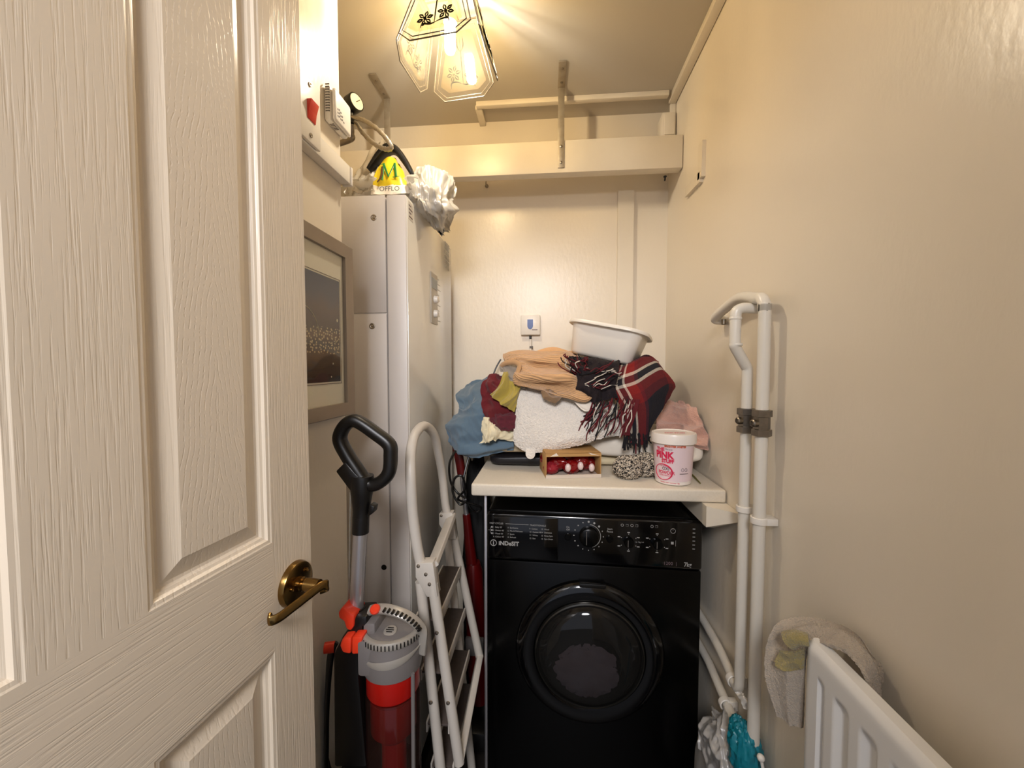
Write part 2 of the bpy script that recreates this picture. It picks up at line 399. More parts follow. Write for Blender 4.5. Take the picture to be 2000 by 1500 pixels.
def door_mat(name, stretch, arch=False):
    m, t, ns, lk = nt(name)
    out = N(t, 'ShaderNodeOutputMaterial'); b = N(t, 'ShaderNodeBsdfPrincipled', Roughness=0.33); lk.new(b.outputs[0], out.inputs[0])
    tc = N(t, 'ShaderNodeTexCoord'); mp = N(t, 'ShaderNodeMapping'); mp.inputs['Scale'].default_value = stretch
    lk.new(tc.outputs['Object'], mp.inputs[0])
    nz = N(t, 'ShaderNodeTexNoise', Scale=1.0, Detail=2.0); lk.new(mp.outputs[0], nz.inputs['Vector'])
    rm = N(t, 'ShaderNodeMapRange'); rm.inputs[1].default_value = 0.5; rm.inputs[2].default_value = 0.68; lk.new(nz.outputs['Fac'], rm.inputs[0])
    h = rm.outputs[0]
    if arch:
        sp = N(t, 'ShaderNodeSeparateXYZ'); lk.new(tc.outputs['Object'], sp.inputs[0])
        n0 = N(t, 'ShaderNodeTexNoise', Scale=14.0); lk.new(tc.outputs['Object'], n0.inputs['Vector'])
        sx = N(t, 'ShaderNodeMath', operation='ADD'); sx.inputs[1].default_value = arch; lk.new(sp.outputs[0], sx.inputs[0])
        ab = N(t, 'ShaderNodeMath', operation='ABSOLUTE'); lk.new(sx.outputs[0], ab.inputs[0])
        x2 = N(t, 'ShaderNodeMath', operation='MULTIPLY'); x2.inputs[1].default_value = 150.0; lk.new(ab.outputs[0], x2.inputs[0])
        zz = N(t, 'ShaderNodeMath', operation='MULTIPLY_ADD'); zz.inputs[1].default_value = 16.0; lk.new(sp.outputs[2], zz.inputs[0]); lk.new(x2.outputs[0], zz.inputs[2])
        z2 = N(t, 'ShaderNodeMath', operation='MULTIPLY_ADD'); z2.inputs[1].default_value = 3.0; lk.new(n0.outputs['Fac'], z2.inputs[0]); lk.new(zz.outputs[0], z2.inputs[2])
        sn = N(t, 'ShaderNodeMath', operation='MULTIPLY'); sn.inputs[1].default_value = 6.28; lk.new(z2.outputs[0], sn.inputs[0])
        s2 = N(t, 'ShaderNodeMath', operation='SINE'); lk.new(sn.outputs[0], s2.inputs[0])
        m2 = N(t, 'ShaderNodeMapRange'); m2.inputs[1].default_value = 0.55; m2.inputs[2].default_value = 1.0; lk.new(s2.outputs[0], m2.inputs[0])
        nb = N(t, 'ShaderNodeTexNoise', Scale=220.0); lk.new(tc.outputs['Object'], nb.inputs['Vector'])
        mr = N(t, 'ShaderNodeMapRange'); mr.inputs[1].default_value = 0.4; mr.inputs[2].default_value = 0.6; lk.new(nb.outputs['Fac'], mr.inputs[0])
        mu = N(t, 'ShaderNodeMath', operation='MULTIPLY'); lk.new(m2.outputs[0], mu.inputs[0]); lk.new(mr.outputs[0], mu.inputs[1])
        h = mu.outputs[0]
    bp = N(t, 'ShaderNodeBump', Strength=0.45, Distance=0.0004); bp.invert = True; lk.new(h, bp.inputs['Height']); lk.new(bp.outputs[0], b.inputs['Normal'])
    n3 = N(t, 'ShaderNodeTexNoise', Scale=5.0); lk.new(tc.outputs['Object'], n3.inputs['Vector'])
    mx = N(t, 'ShaderNodeMix', data_type='RGBA'); mx.inputs[6].default_value = lin('#d6c9b4'); mx.inputs[7].default_value = lin('#decfba')
    lk.new(n3.outputs['Fac'], mx.inputs[0]); lk.new(mx.outputs[2], b.inputs['Base Color'])
    return m
dv = door_mat('door_grain_upright', (420, 420, 14)); dh = door_mat('door_grain_level', (14, 420, 420))
# the panel on the right of the leaf has its centre 0.445 m from the hinge (mesh origin at 0.305)
dp = door_mat('door_grain_arched', (1, 1, 1), arch=-(0.452-0.305)); dm_ = door_mat('door_moulding', (300, 300, 10))
PAN = [(0.107, 0.272), (0.363, 0.5285)]; PZ = [(0.16, 0.850), (1.010, 1.86)]
mb = MB(DM); bm = mb.bm
zs = [0, PZ[0][0], PZ[0][1], PZ[1][0], PZ[1][1], DHT]; ss = [0, PAN[0][0], PAN[0][1], PAN[1][0], PAN[1][1], DWD]
def dq(pts, mi):
    f = bm.faces.new([bm.verts.new(DM @ V(p)) for p in pts]); f.material_index = mi; return f
for i in range(5):
    for j in range(5):
        if (i in (1, 3)) and (j in (1, 3)): continue
        x0, x1, z0, z1 = ss[j], ss[j+1], zs[i], zs[i+1]
        dq([(x0, 0, z0), (x1, 0, z0), (x1, 0, z1), (x0, 0, z1)], 1 if (i in (0, 2, 4) and 0 < j < 4) else 0)
prof = [(0, 0), (0.002, 0.0008), (0.006, 0.0012), (0.0085, 0.0045), (0.012, 0.0058), (0.0145, 0.0085), (0.018, 0.0092), (0.036, 0.0035), (0.0385, 0.0025), (0.040, 0.0025)]
for (x0, x1) in PAN:
    for (z0, z1) in PZ:
        for k in range(len(prof)-1):
            (i0, d0), (i1, d1) = prof[k], prof[k+1]
            A = [(x0+i0, d0, z0+i0), (x1-i0, d0, z0+i0), (x1-i0, d0, z1-i0), (x0+i0, d0, z1-i0)]
            B = [(x0+i1, d1, z0+i1), (x1-i1, d1, z0+i1), (x1-i1, d1, z1-i1), (x0+i1, d1, z1-i1)]
            for e in range(4): dq([A[e], A[(e+1) % 4], B[(e+1) % 4], B[e]], 3)
        i1, d1 = prof[-1]
        dq([(x0+i1, d1, z0+i1), (x1-i1, d1, z0+i1), (x1-i1, d1, z1-i1), (x0+i1, d1, z1-i1)], 2)
T_ = DTH
for q in ([(0, 0, 0), (0, 0, DHT), (0, T_, DHT), (0, T_, 0)], [(DWD, 0, 0), (DWD, T_, 0), (DWD, T_, DHT), (DWD, 0, DHT)],
          [(0, T_, 0), (0, T_, DHT), (DWD, T_, DHT), (DWD, T_, 0)], [(0, 0, DHT), (DWD, 0, DHT), (DWD, T_, DHT), (0, T_, DHT)], [(0, 0, 0), (0, T_, 0), (DWD, T_, 0), (DWD, 0, 0)]): dq(q, 0)
bmesh.ops.remove_doubles(bm, verts=bm.verts[:], dist=1e-5)
# keep the mesh axes along the leaf so that the grain follows it
DR = bpy.data.objects.new('door_1', None)
XF['door_axis'] = DM
class _P: name = 'door_axis'
bmesh.ops.recalc_face_normals(bm, faces=bm.faces[:])
Wm = DM @ Matrix.Translation((DWD/2, DTH/2, DHT/2)); bm.transform(Wm.inverted())
me = bpy.data.meshes.new('door_1'); bm.to_mesh(me); bm.free(); bpy.data.objects.remove(DR)
for p in me.polygons: p.use_smooth = False
for mm in (dv, dh, dp, dm_): me.materials.append(mm)
door = bpy.data.objects.new('door_1', me); COL.objects.link(door); door.matrix_basis = Wm; XF['door_1'] = Wm
struct(door, 'white moulded panel door standing open against the left wall', 'door')
# handle: round rose, neck, scrolled lever
HS, HZ = 0.5705, 0.928
hnd = MB(DM)
hnd.lathe([(0.034, 0), (0.034, -0.003), (0.032, -0.008), (0.027, -0.0095), (0.0, -0.0095)], (HS, 0, HZ), (0, 1, 0), n=40)
ho = hnd.build('door_handle', M['brass'], door, label='brass lever handle on a round rose')
nk = MB(DM); nk.lathe([(0.011, 0), (0.011, -0.006), (0.0085, -0.007), (0.0085, -0.010), (0.0105, -0.012), (0.010, -0.024), (0.0095, -0.034), (0.0, -0.035)], (HS, -0.009, HZ), (0, 1, 0), n=24)
nk.lathe([(0.003, 0), (0.003, -0.003), (0.0015, -0.0035), (0, -0.002)], (HS-0.018, -0.0095, HZ+0.001), (0, 1, 0), n=10)
nk.lathe([(0.003, 0), (0.003, -0.003), (0.0015, -0.0035), (0, -0.002)], (HS+0.015, -0.0095, HZ+0.015), (0, 1, 0), n=10)
nk.build('neck', M['brass'], ho)
lv = MB(DM)
path = spline([(HS+0.006, -0.039, HZ-0.010), (HS+0.011, -0.045, HZ-0.009), (HS+0.008, -0.050, HZ-0.002), (HS-0.002, -0.047, HZ+0.001), (HS-0.02, -0.039, HZ-0.004), (HS-0.042, -0.029, HZ-0.011), (HS-0.057, -0.021, HZ-0.016), (HS-0.064, -0.013, HZ-0.017), (HS-0.058, -0.009, HZ-0.014)], 48)
lv.tube(path, 0.0042, n=14, sec=(1.7, 0.7), up=(0, 0, 1), sq=0.8)
lv.build('lever', M['brass'], ho)

# ---------------------------------------------------------------- pendant lantern with etched glass panels
LX, LY = -0.252, 1.04
lan = thing('pendant_lantern', 'ceiling lantern with etched glass sides around a bright bulb', 'ceiling light', (LX, LY, ZC))
LF = Matrix.Translation((LX, LY, 0)) @ Matrix.Rotation(math.radians(-7), 4, 'Z')
M['lglass'] = film('lantern_clear_glass', '#f6f0e2', clear=0.985, transl=0.5, gloss=0.015, rough=0.04, edge=0.25)
M['lfrost'] = film('lantern_frosted_glass', '#ead9ae', clear=0.955, transl=0.6, gloss=0.004, rough=0.5, edge=0.03)
M['letch'] = pm('lantern_etching', '#1a1a14', rough=0.8, amt=0.05, spec=0.03)
M['ledge'] = pm('lantern_bevel_edge', '#5a5040', rough=0.35, amt=0.1, nscale=60)
M['llead'] = pm('lantern_dark_edge', '#141012', rough=0.3, metal=0.6)
M['bulb'] = emis('lit_bulb', (1.0, 0.87, 0.68), 315.0)
RB, RTp, ZB, ZT = 0.111, 0.066, 2.028, 2.205
def lp(k, u, h, off=0.0):
    d = RB+(RTp-RB)*h
    nrm = V((0, -(ZT-ZB), -(RB-RTp))).normalized()
    return Matrix.Rotation(k*PI/2, 4, 'Z') @ (V((u, -d, ZB+(ZT-ZB)*h))+nrm*off)
def outl(inset):
    wt = 0.052-inset; wb = 0.088-inset; cb = 0.058-inset*0.7; hb = inset/0.18; ht = 1-inset/0.18
    hc = 0.155
    return [(-cb, hb), (cb, hb), (wb, hc+hb*0.5), (wt, ht), (-wt, ht), (-wb, hc+hb*0.5)]
for k in range(4):
    nrm = (lp(k, 0, 0, 1)-lp(k, 0, 0, 0))
    gp = MB(LF).prism([lp(k, *q) for q in outl(0)], -nrm*0.003).build('glass_panel', M['lglass'], lan)
    MB(LF).prism([lp(k, *q, off=0.0004) for q in outl(0.021)], nrm*0.0008).build('frosted_field', M['lfrost'], gp)
    e = MB(LF)
    e.tube([lp(k, *q, off=-0.001) for q in outl(0.0)], 0.0017, n=6, closed=True)
    e.build('polished_edge', M['ledge'], gp)
    e = MB(LF); e.tube([lp(k, *q, off=0.001) for q in outl(0.0095)], 0.0011, n=6, closed=True); e.build('bevel_line', M['llead'] if k == 0 else M['ledge'], gp)
    f = MB(LF)
    def cur(pts, r=0.0012): f.tube([lp(k, p.x, p.y, off=0.0016) for p in spline([(a, b, 0) for a, b in pts], 14)], [r*(0.45+1.0*math.sin(PI*i/14)) for i in range(15)], n=6)
    for (cx, ch, rot, sgn) in ((-0.024, 0.30, 0.3, 1), (0.026, 0.36, -0.2, -1)):
        for q in range(6):
            a = rot+q*PI/3; L_ = 0.021
            ex, ey = cx+math.cos(a)*L_, ch+math.sin(a)*L_/0.18
            for bnd in (0.25, -0.25):
                cur([(cx+math.cos(a)*0.005, ch+math.sin(a)*0.005/0.18), (cx+math.cos(a+bnd)*L_*0.62, ch+math.sin(a+bnd)*L_*0.62/0.18), (ex, ey)])
        f.lathe([(0.0042, 0), (0.0042, 0.0006), (0, 0.0006)], lp(k, cx, ch, 0.0014), nrm, n=12)
    cur([(0.0, 0.20), (0.001, 0.5), (0.002, 0.80)], 0.0012); cur([(0.002, 0.62), (-0.007, 0.7), (-0.006, 0.82)]); cur([(0.002, 0.62), (0.010, 0.7), (0.010, 0.82)])
    cur([(-0.034, 0.16), (-0.028, 0.22), (-0.01, 0.20), (0.004, 0.22)], 0.0013); cur([(0.004, 0.22), (0.02, 0.25), (0.034, 0.24), (0.036, 0.17)], 0.0013)
    f.build('etched_flowers', M['letch'], gp)
MB(LF).lathe([(0, 0), (0.010, 0.002), (0.0135, 0.010), (0.0135, 0.064), (0.011, 0.070), (0, 0.071)], (0, 0, 2.072), n=24).build('bulb', M['bulb'], lan)
MB(LF).lathe([(0.012, 0), (0.017, 0.004), (0.017, 0.035), (0.010, 0.045), (0.006, 0.05)], (0, 0, 2.143), n=24).build('lamp_holder', M['white_pl'], lan)
g = MB(LF)
for k in range(4):
    a = Matrix.Rotation(k*PI/2, 4, 'Z')
    g.tube([a @ V((0, 0, 2.205)), a @ V((0, -0.067, 2.207))], 0.0022, n=8); g.tube([a @ V((-0.05, -0.066, 2.206)), a @ V((0.05, -0.066, 2.206))], 0.002, n=8)
g.build('gallery', M['brass'], lan)
MB(LF).tube([(0, 0, 2.19), (0, 0, ZC-0.012)], 0.005).build('stem', M['brass'], lan)
MB(LF).lathe([(0.04, 0), (0.04, -0.004), (0.03, -0.011), (0.008, -0.014), (0.0, -0.014)], (0, 0, ZC-0.0005), n=32).build('ceiling_rose', M['brass'], lan)

# ---------------------------------------------------------------- left wall: switch, thermostat, trunking, picture
SWX = XL+0.033
y0, y1 = atX(560, 220, SWX).y, atX(627, 220, SWX).y
zt, zb = atX(612, 160, SWX).z, atX(612, 283, SWX).z
sw = thing('isolator_switch', 'white wall switch plate with a red rocker beside the open door', 'switch', (XL, (y0+y1)/2, zb))
MB().bx(XL, SWX-0.008, y0+0.003, y1-0.003, zb+0.003, zt-0.003, bevel=0.003).build('back_box', M['white_pl'], sw)
MB().bx(SWX-0.008, SWX, y0, y1, zb, zt, bevel=0.004).build('face_plate', M['white_pl'], sw)
ry0, ry1 = atX(600, 217, SWX).y, atX(615, 217, SWX).y; rz0, rz1 = atX(607, 236, SWX).z, atX(607, 200, SWX).z
rk = MB(); rk.prism([(SWX-0.002, ry0, rz0), (SWX+0.0015, ry0, rz0), (SWX+0.004, ry0, (rz0+rz1)/2), (SWX+0.009, ry0, rz1), (SWX-0.002, ry0, rz1)], (0, ry1-ry0, 0), bevel=0.0008)
rk.build('rocker', M['red_sw'], sw, label='red rocker')
for z in (zt-0.013, zb+0.013): MB().lathe([(0.0042, 0), (0.004, 0.0018), (0.002, 0.002), (0.0, 0.0008)], (SWX, atX(606, 217, SWX).y, z), (1, 0, 0), n=14).build('screw', M['screw'], sw)

TX = XL+0.024
y0, y1 = atX(636, 215, XL+0.004).y, atX(687, 215, TX).y
zt, zb = atX(658, 172, TX).z, atX(658, 238, TX).z
th = thing('wall_thermostat', 'white vented thermostat box on the left wall next to the red switch', 'thermostat', (XL, (y0+y1)/2, zb))
MB().bx(XL, TX-0.009, y0, y1, zb, zt, bevel=0.005).build('base', M['white_pl'], th)
MB().bx(TX-0.0085, TX, y0+0.003, y1-0.002, zb+0.002, zt-0.002, bevel=0.006, seg=3).build('cover', M['white_pl'], th)
v = MB()
for i in range(11): v.bx(XL+0.004, XL+0.013, y0-0.0004, y0+0.0012, zb+0.018+i*0.0055, zb+0.0205+i*0.0055)
v.build('side_vents', M['grey_pl'], th); v = MB()
for i in range(5): v.bx(XL+0.004, XL+0.013, y0+0.014+i*0.005, y0+0.0165+i*0.005, zb-0.0004, zb+0.001)
v.build('bottom_vents', M['grey_pl'], th)
d = MB()
for i in range(3):
    for j in range(5-i): d.bx(TX-0.0005, TX+0.0006, y0+0.012+j*0.006, y0+0.0155+j*0.006, zb+0.014+i*0.007+(j % 2)*0.002, zb+0.017+i*0.007+(j % 2)*0.002)
d.build('grille_marks', M['grey_pl'], th)

KX = XL+0.024
a = atX(629, 307, KX); b = atX(669, 347, KX)
tr = thing('cable_trunking', 'white plastic trunking running along the left wall under the thermostat', 'trunking', (XL, 0.75, a.z))
zk = (a.z+b.z)/2
MB().bx(XL, KX, 0.50, 0.895, zk, zk+0.040, bevel=0.002).build('duct', M['white_pl'], tr)
c0, c1 = 0.899, atX(689, 340, KX).y
MB().bx(XL+0.002, KX+0.001, c0, c1, zk-0.001, zk+0.041, bevel=0.002).build('end_piece', M['white_pl'], tr)

FX = XL+0.028
fy1 = atX(692, 650, FX).y; fz1 = atX(692, 487, FX).z; fz0 = atX(692, 808, FX).z; fy0 = fy1-0.42
pf = thing('framed_picture', 'taupe framed night city photograph hanging on the left wall behind the door edge', 'picture', (XL, (fy0+fy1)/2, fz0))
M['frame'] = pm('taupe_frame', '#978a7c', rough=0.4, metal=0.25, amt=0.06, nscale=20)
M['mount'] = pm('picture_mount', '#f0ebe0', rough=0.7, amt=0.02)
fw = 0.028
fr = MB()
R4 = [(fy0, fz0), (fy1, fz0), (fy1, fz1), (fy0, fz1)]; I4 = [(fy0+fw, fz0+fw), (fy1-fw, fz0+fw), (fy1-fw, fz1-fw), (fy0+fw, fz1-fw)]
loops = [[(XL, y, z) for y, z in R4], [(FX-0.002, y, z) for y, z in R4], [(FX, y+(0.002 if y == fy0 else -0.002), z+(0.002 if z == fz0 else -0.002)) for y, z in R4], [(FX-0.004, y, z) for y, z in I4], [(FX-0.013, y, z) for y, z in I4]]
fr.grid(loops, closed_u=True); fr.build('frame', M['frame'], pf, angle=20)
MB().bx(XL+0.001, FX-0.012, fy0+fw-0.004, fy1-fw+0.004, fz0+fw-0.004, fz1-fw+0.004).build('mount', M['mount'], pf)
li = MB()
iy1, iz1, iz0 = atX(664, 600, FX-0.012).y, atX(664, 548, FX-0.012).z, atX(664, 748, FX-0.012).z; iy0 = iy1-0.26
for (a0, a1, b0, b1) in ((iy0, iy1, iz0-0.0006, iz0+0.0006), (iy0, iy1, iz1-0.0006, iz1+0.0006), (iy1-0.0006, iy1+0.0006, iz0, iz1)): li.bx(FX-0.0121, FX-0.0114, a0, a1, b0, b1)
li.build('mount_line', M['darktxt'], pf)
# slip shadow line round the rebate
# the print: dusk sky over a lit city, as printed colour
def print_mat():
    m, t, ns, lk = nt('night_city_print'); out = N(t, 'ShaderNodeOutputMaterial'); b = N(t, 'ShaderNodeBsdfPrincipled', Roughness=0.25); lk.new(b.outputs[0], out.inputs[0])
    tc = N(t, 'ShaderNodeTexCoord'); sp = N(t, 'ShaderNodeSeparateXYZ'); lk.new(tc.outputs['Generated'], sp.inputs[0])
    n0 = N(t, 'ShaderNodeTexNoise', Scale=5.0); lk.new(tc.outputs['Generated'], n0.inputs['Vector'])
    ad = N(t, 'ShaderNodeMath', operation='MULTIPLY_ADD'); ad.inputs[1].default_value = 0.12; lk.new(n0.outputs['Fac'], ad.inputs[0]); lk.new(sp.outputs[2], ad.inputs[2])
    cr_ = N(t, 'ShaderNodeValToRGB'); lk.new(ad.outputs[0], cr_.inputs[0]); el = cr_.color_ramp.elements
    el[0].position = 0.06; el[0].color = lin('#2a1512'); el[1].position = 1.0; el[1].color = lin('#3c4466')
    for p_, h_ in ((0.25, '#4a3426'), (0.42, '#3a2a26'), (0.50, '#6b5140'), (0.56, '#4c3b38'), (0.75, '#5a4a4e'), (0.9, '#464a66')): e_ = el.new(p_); e_.color = lin(h_)
    cm = N(t, 'ShaderNodeCombineXYZ'); lk.new(sp.outputs[1], cm.inputs[0]); lk.new(sp.outputs[2], cm.inputs[1])
    vo = N(t, 'ShaderNodeTexVoronoi', Scale=30.0, voronoi_dimensions='2D'); lk.new(cm.outputs[0], vo.inputs['Vector'])
    lt = N(t, 'ShaderNodeMath', operation='LESS_THAN'); lt.inputs[1].default_value = 0.26; lk.new(vo.outputs['Distance'], lt.inputs[0])
    g1 = N(t, 'ShaderNodeMath', operation='LESS_THAN'); g1.inputs[1].default_value = 0.52; lk.new(sp.outputs[2], g1.inputs[0])
    g2 = N(t, 'ShaderNodeMath', operation='GREATER_THAN'); g2.inputs[1].default_value = 0.27; lk.new(sp.outputs[2], g2.inputs[0])
    a1 = N(t, 'ShaderNodeMath', operation='MULTIPLY'); lk.new(lt.outputs[0], a1.inputs[0]); lk.new(g1.outputs[0], a1.inputs[1])
    a2 = N(t, 'ShaderNodeMath', operation='MULTIPLY'); lk.new(a1.outputs[0], a2.inputs[0]); lk.new(g2.outputs[0], a2.inputs[1])
    mx = N(t, 'ShaderNodeMix', data_type='RGBA'); lk.new(a2.outputs[0], mx.inputs[0]); lk.new(cr_.outputs[0], mx.inputs[6]); mx.inputs[7].default_value = lin('#c9b48e')
    lk.new(mx.outputs[2], b.inputs['Base Color']); return m
pr = MB().bx(FX-0.0119, FX-0.0112, iy0+0.004, iy1-0.004, iz0+0.004, iz1-0.004).build('print', print_mat(), pf)
M['printlight'] = pm('print_highlight', '#d8cdb4', rough=0.3)
ar = MB()
hz = iz0+(iz1-iz0)*0.47
q0, q1 = atX(598, 600, FX-0.011), atX(623, 655, FX-0.011)
yc = q0.y-0.022; ea_, eb_ = q1.y-yc, (q0.z-q1.z)*1.12
ar.tube([(FX-0.0111, yc+ea_*math.cos(t_), q1.z+eb_*math.sin(t_)) for t_ in [PI*i/24 for i in range(25)]], 0.0008, n=5)
ar.build('lit_arch', M['printlight'], pr); ar = MB()
for (dy, dz, r_) in ((0.014, 0.030, 0.0035), (0.018, 0.005, 0.002), (0.022, -0.008, 0.0016), (0.028, -0.016, 0.0014), (0.034, -0.064, 0.0022), (0.042, -0.092, 0.0018)):
    MB().lathe([(r_, 0), (r_*0.6, 0.0006), (0, 0.0007)], (FX-0.0112, iy1-dy, hz+dz), (1, 0, 0), n=10).build('street_lamp_spot', M['printlight'], pr)
gl = MB().bx(FX-0.0095, FX-0.0085, fy0+fw-0.003, fy1-fw+0.003, fz0+fw-0.003, fz1-fw+0.003)
M['pglass'] = film('picture_glass', '#f4f4f0', clear=0.99, transl=0.2, gloss=0.01, rough=0.02, edge=0.06)
gl.build('glazing', M['pglass'], pf)
# ---------------------------------------------------------------- boiler in the recess
BX, BY0, BY1, BT = -0.383, 1.067, 1.567, 1.735
BB = -0.862
boi = thing('boiler', 'tall grey and white floor standing boiler in the recess on the left', 'boiler', ((BX+BB)/2, (BY0+BY1)/2, 0))
sx = at(757, 700, BY0).x                                  # seam between side panels and front cover
zsm = at(730, 612, BY0).z
MB().bx(BB, sx-0.001, BY0+0.004, BY1-0.004, 0.06, BT-0.004, bevel=0.002).build('casing', M['boiler_side'], boi)
MB().bx(BB+0.002, sx-0.0015, BY0, BY0+0.0035, zsm+0.0015, BT, bevel=0.0012).build('side_panel', M['boiler_side'], boi)
MB().bx(BB+0.002, sx-0.0015, BY0, BY0+0.0035, 0.08, zsm-0.0015, bevel=0.0012).build('side_panel', M['boiler_side'], boi)
fc = MB(); fc.bx(sx+0.0015, BX, BY0, BY1, 0.08, BT, bevel=0.004)
bf = fc.build('front_cover', M['boiler_side'], boi)
sk = MB(); sk.bx(BX-0.001, BX+0.0025, BY0+0.004, BY1-0.004, 0.085, BT-0.004, bevel=0.0016)
bs = sk.build('front_sheet', M['boiler_front'], boi, label='glossy white front sheet')
MB().bx(BB+0.03, BX-0.03, BY0+0.03, BY1-0.03, 0.0, 0.06).build('plinth', M['dark'], boi)
for (px, py) in ((730, 425), (727, 637)):
    p = at(px, py, BY0)
    MB().lathe([(0.0085, 0), (0.0085, -0.001), (0.006, -0.0016), (0.0045, -0.0006), (0.003, -0.0006), (0.002, -0.002), (0, -0.002)], p, (0, 1, 0), n=18).build('screw', M['screw'], boi)
p = at(750, 1108, BY0); MB().lathe([(0.0078, 0), (0.0075, -0.0012), (0, -0.0014)], p, (0, 1, 0), n=20).build('hole_plug', M['dark'], boi)
cx = BX+0.0025
def fz(px, py): q = atX(px, py, cx); return q.y, q.z
cy0, cz0 = fz(841, 628); cy1, _ = fz(853, 560); _, cz1 = fz(841, 530); _, cz0 = fz(853, 635)
cp = MB().bx(cx, cx+0.003, cy0, cy1, cz0, cz1, bevel=0.0008).build('control_panel', pm('control_panel_grey', '#b8b0a2', rough=0.35), boi)
_, a1 = fz(847, 545); _, a0 = fz(847, 565)
MB().bx(cx+0.003, cx+0.0042, cy0+0.006, cy1-0.006, a0, a1).build('display', pm('lcd_display', '#6d7474', rough=0.2), cp)
for py in (585, 613):
    yy, zz = fz(847, py)
    kn = MB().lathe([(0.013, 0), (0.013, 0.004), (0.0115, 0.012), (0.009, 0.0135), (0, 0.0135)], (cx+0.003, yy, zz), (1, 0, 0), n=24).build('dial', M['white_pl'], cp)
mk = MB()
for i in range(9):
    zz = cz1-0.006-i*0.018; mk.bx(cx, cx+0.0004, cy1+0.012, cy1+0.03+(i % 3)*0.008, zz-0.0015, zz)
mk.build('control_legend', M['print_w'], bs)
vs_ = MB()
ya, za = fz(867, 485); yb, zb_ = fz(878, 530)
for j in range(3):
    for i in range(6): vs_.bx(cx-0.0006, cx+0.0006, ya+0.012+j*0.024, ya+0.030+j*0.024, zb_+i*0.017, zb_+0.010+i*0.017)
vs_.build('vent_slots', M['print_w'], bs)
st = MB(); st.bx(cx, cx+0.0004, BY0+0.012, BY0+0.05, BT-0.06, BT-0.012); st.build('rating_label', pm('foil_label', '#d5cfc6', rough=0.4), bs)
ld = MB()
for i in range(4): ld.bx(cx+0.0003, cx+0.0007, BY0+0.016, BY0+0.044-(i % 2)*0.01, BT-0.053+i*0.010, BT-0.050+i*0.010)
ld.build('label_print', M['darktxt'], bs)

# pressure gauge on its pipe and braided filling loop, above the boiler
GY = 1.12
gc, gf = at(690, 203, GY), at(700, 200, GY-0.012)
ga = thing('pressure_gauge', 'small black pressure gauge with a white dial above the boiler', 'gauge', at(689, 240, GY))
ax = (V((0.90, -0.42, 0.10))).normalized()
MB().lathe([(0.010, -0.016), (0.023, -0.014), (0.0245, -0.010), (0.0245, 0.014), (0.0225, 0.016), (0.0215, 0.0145), (0, 0.0145)], gc, ax, n=32).build('gauge_case', M['dark'], ga)
MB().lathe([(0.021, 0.0146), (0.021, 0.0155), (0, 0.0155)], gc, ax, n=32).build('dial_face', M['white_pl'], ga)
nn = ax.orthogonal().normalized(); MB().tube([gc+ax*0.0162-nn*0.004, gc+ax*0.0162+nn*0.014], 0.0009, n=6).build('needle', M['dark'], ga)
MB().tube([gc+V((-0.008, 0.0, -0.020)), gc+V((-0.008, 0, -0.055))], 0.009, n=12).build('stem', M['dark'], ga)
HY = 1.12
hp = [(640, 236, 1.2), (668, 226, 1.14), (686, 229, 1.12), (712, 236, 1.11), (740, 255, 1.10), (761, 279, 1.10), (763, 290, 1.11), (752, 291, 1.12), (731, 281, 1.13), (708, 259, 1.14), (692, 239, 1.15), (660, 222, 1.19)]
fl = thing('braided_hose', 'looped braided steel hose hanging over the boiler below the gauge', 'hose', at(760, 288, 1.1))
MB().tube(spline([at(*q) for q in hp], 90), [0.0064+0.0007*math.sin(i*1.9) for i in range(91)], n=12).build('hose', M['braid'], fl)
MB().tube([at(650, 231, 1.18), at(683, 228, 1.122)], 0.0085, n=8).build('ferrule', M['brass'], fl)
# pipe and filling valve they grow from, behind the pier
pv = MB(); pv.tube([(XA+0.002, 1.20, at(640, 236, 1.2).z-0.005), at(640, 236, 1.2)+V((-0.01, 0.0, -0.005)), ], 0.011); q = gc+V((-0.008, 0, -0.055))
pv.tube(spline([q, q+V((-0.004, 0.01, -0.02)), q+V((-0.03, 0.03, -0.03)), V((XA+0.1, 1.21, q.z-0.03)), V((XA+0.004, 1.215, q.z-0.03))], 24), 0.008)
tag(pv.build('filling_pipe', M['valve']), 'short metal pipe behind the gauge in the boiler recess', 'pipe')

# bags on top of the boiler
M['bag_clear'] = film('clear_bag_film', '#e8e0d2', clear=0.5, transl=0.45, gloss=0.12, rough=0.25)
M['bag_white'] = film('white_bag_film', '#e9e4da', clear=0.12, transl=0.4, gloss=0.1, rough=0.3)
def logo_bag():
    m, t, ns, lk = nt('printed_bag_film'); out = N(t, 'ShaderNodeOutputMaterial'); b = N(t, 'ShaderNodeBsdfPrincipled', Roughness=0.35); lk.new(b.outputs[0], out.inputs[0])
    tc = N(t, 'ShaderNodeTexCoord'); sp = N(t, 'ShaderNodeSeparateXYZ'); lk.new(tc.outputs['UV'], sp.inputs[0])
    n0 = N(t, 'ShaderNodeTexNoise', Scale=9.0); lk.new(tc.outputs['UV'], n0.inputs['Vector'])
    ad = N(t, 'ShaderNodeMath', operation='MULTIPLY_ADD'); ad.inputs[1].default_value = 0.10; lk.new(n0.outputs['Fac'], ad.inputs[0]); lk.new(sp.outputs[1], ad.inputs[2])
    lt = N(t, 'ShaderNodeMath', operation='LESS_THAN'); lt.inputs[1].default_value = 0.72; lk.new(ad.outputs[0], lt.inputs[0])
    mx = N(t, 'ShaderNodeMix', data_type='RGBA'); lk.new(lt.outputs[0], mx.inputs[0]); mx.inputs[6].default_value = lin('#d9d2c6'); mx.inputs[7].default_value = lin('#d9bd22')
    lk.new(mx.outputs[2], b.inputs['Base Color']); return m
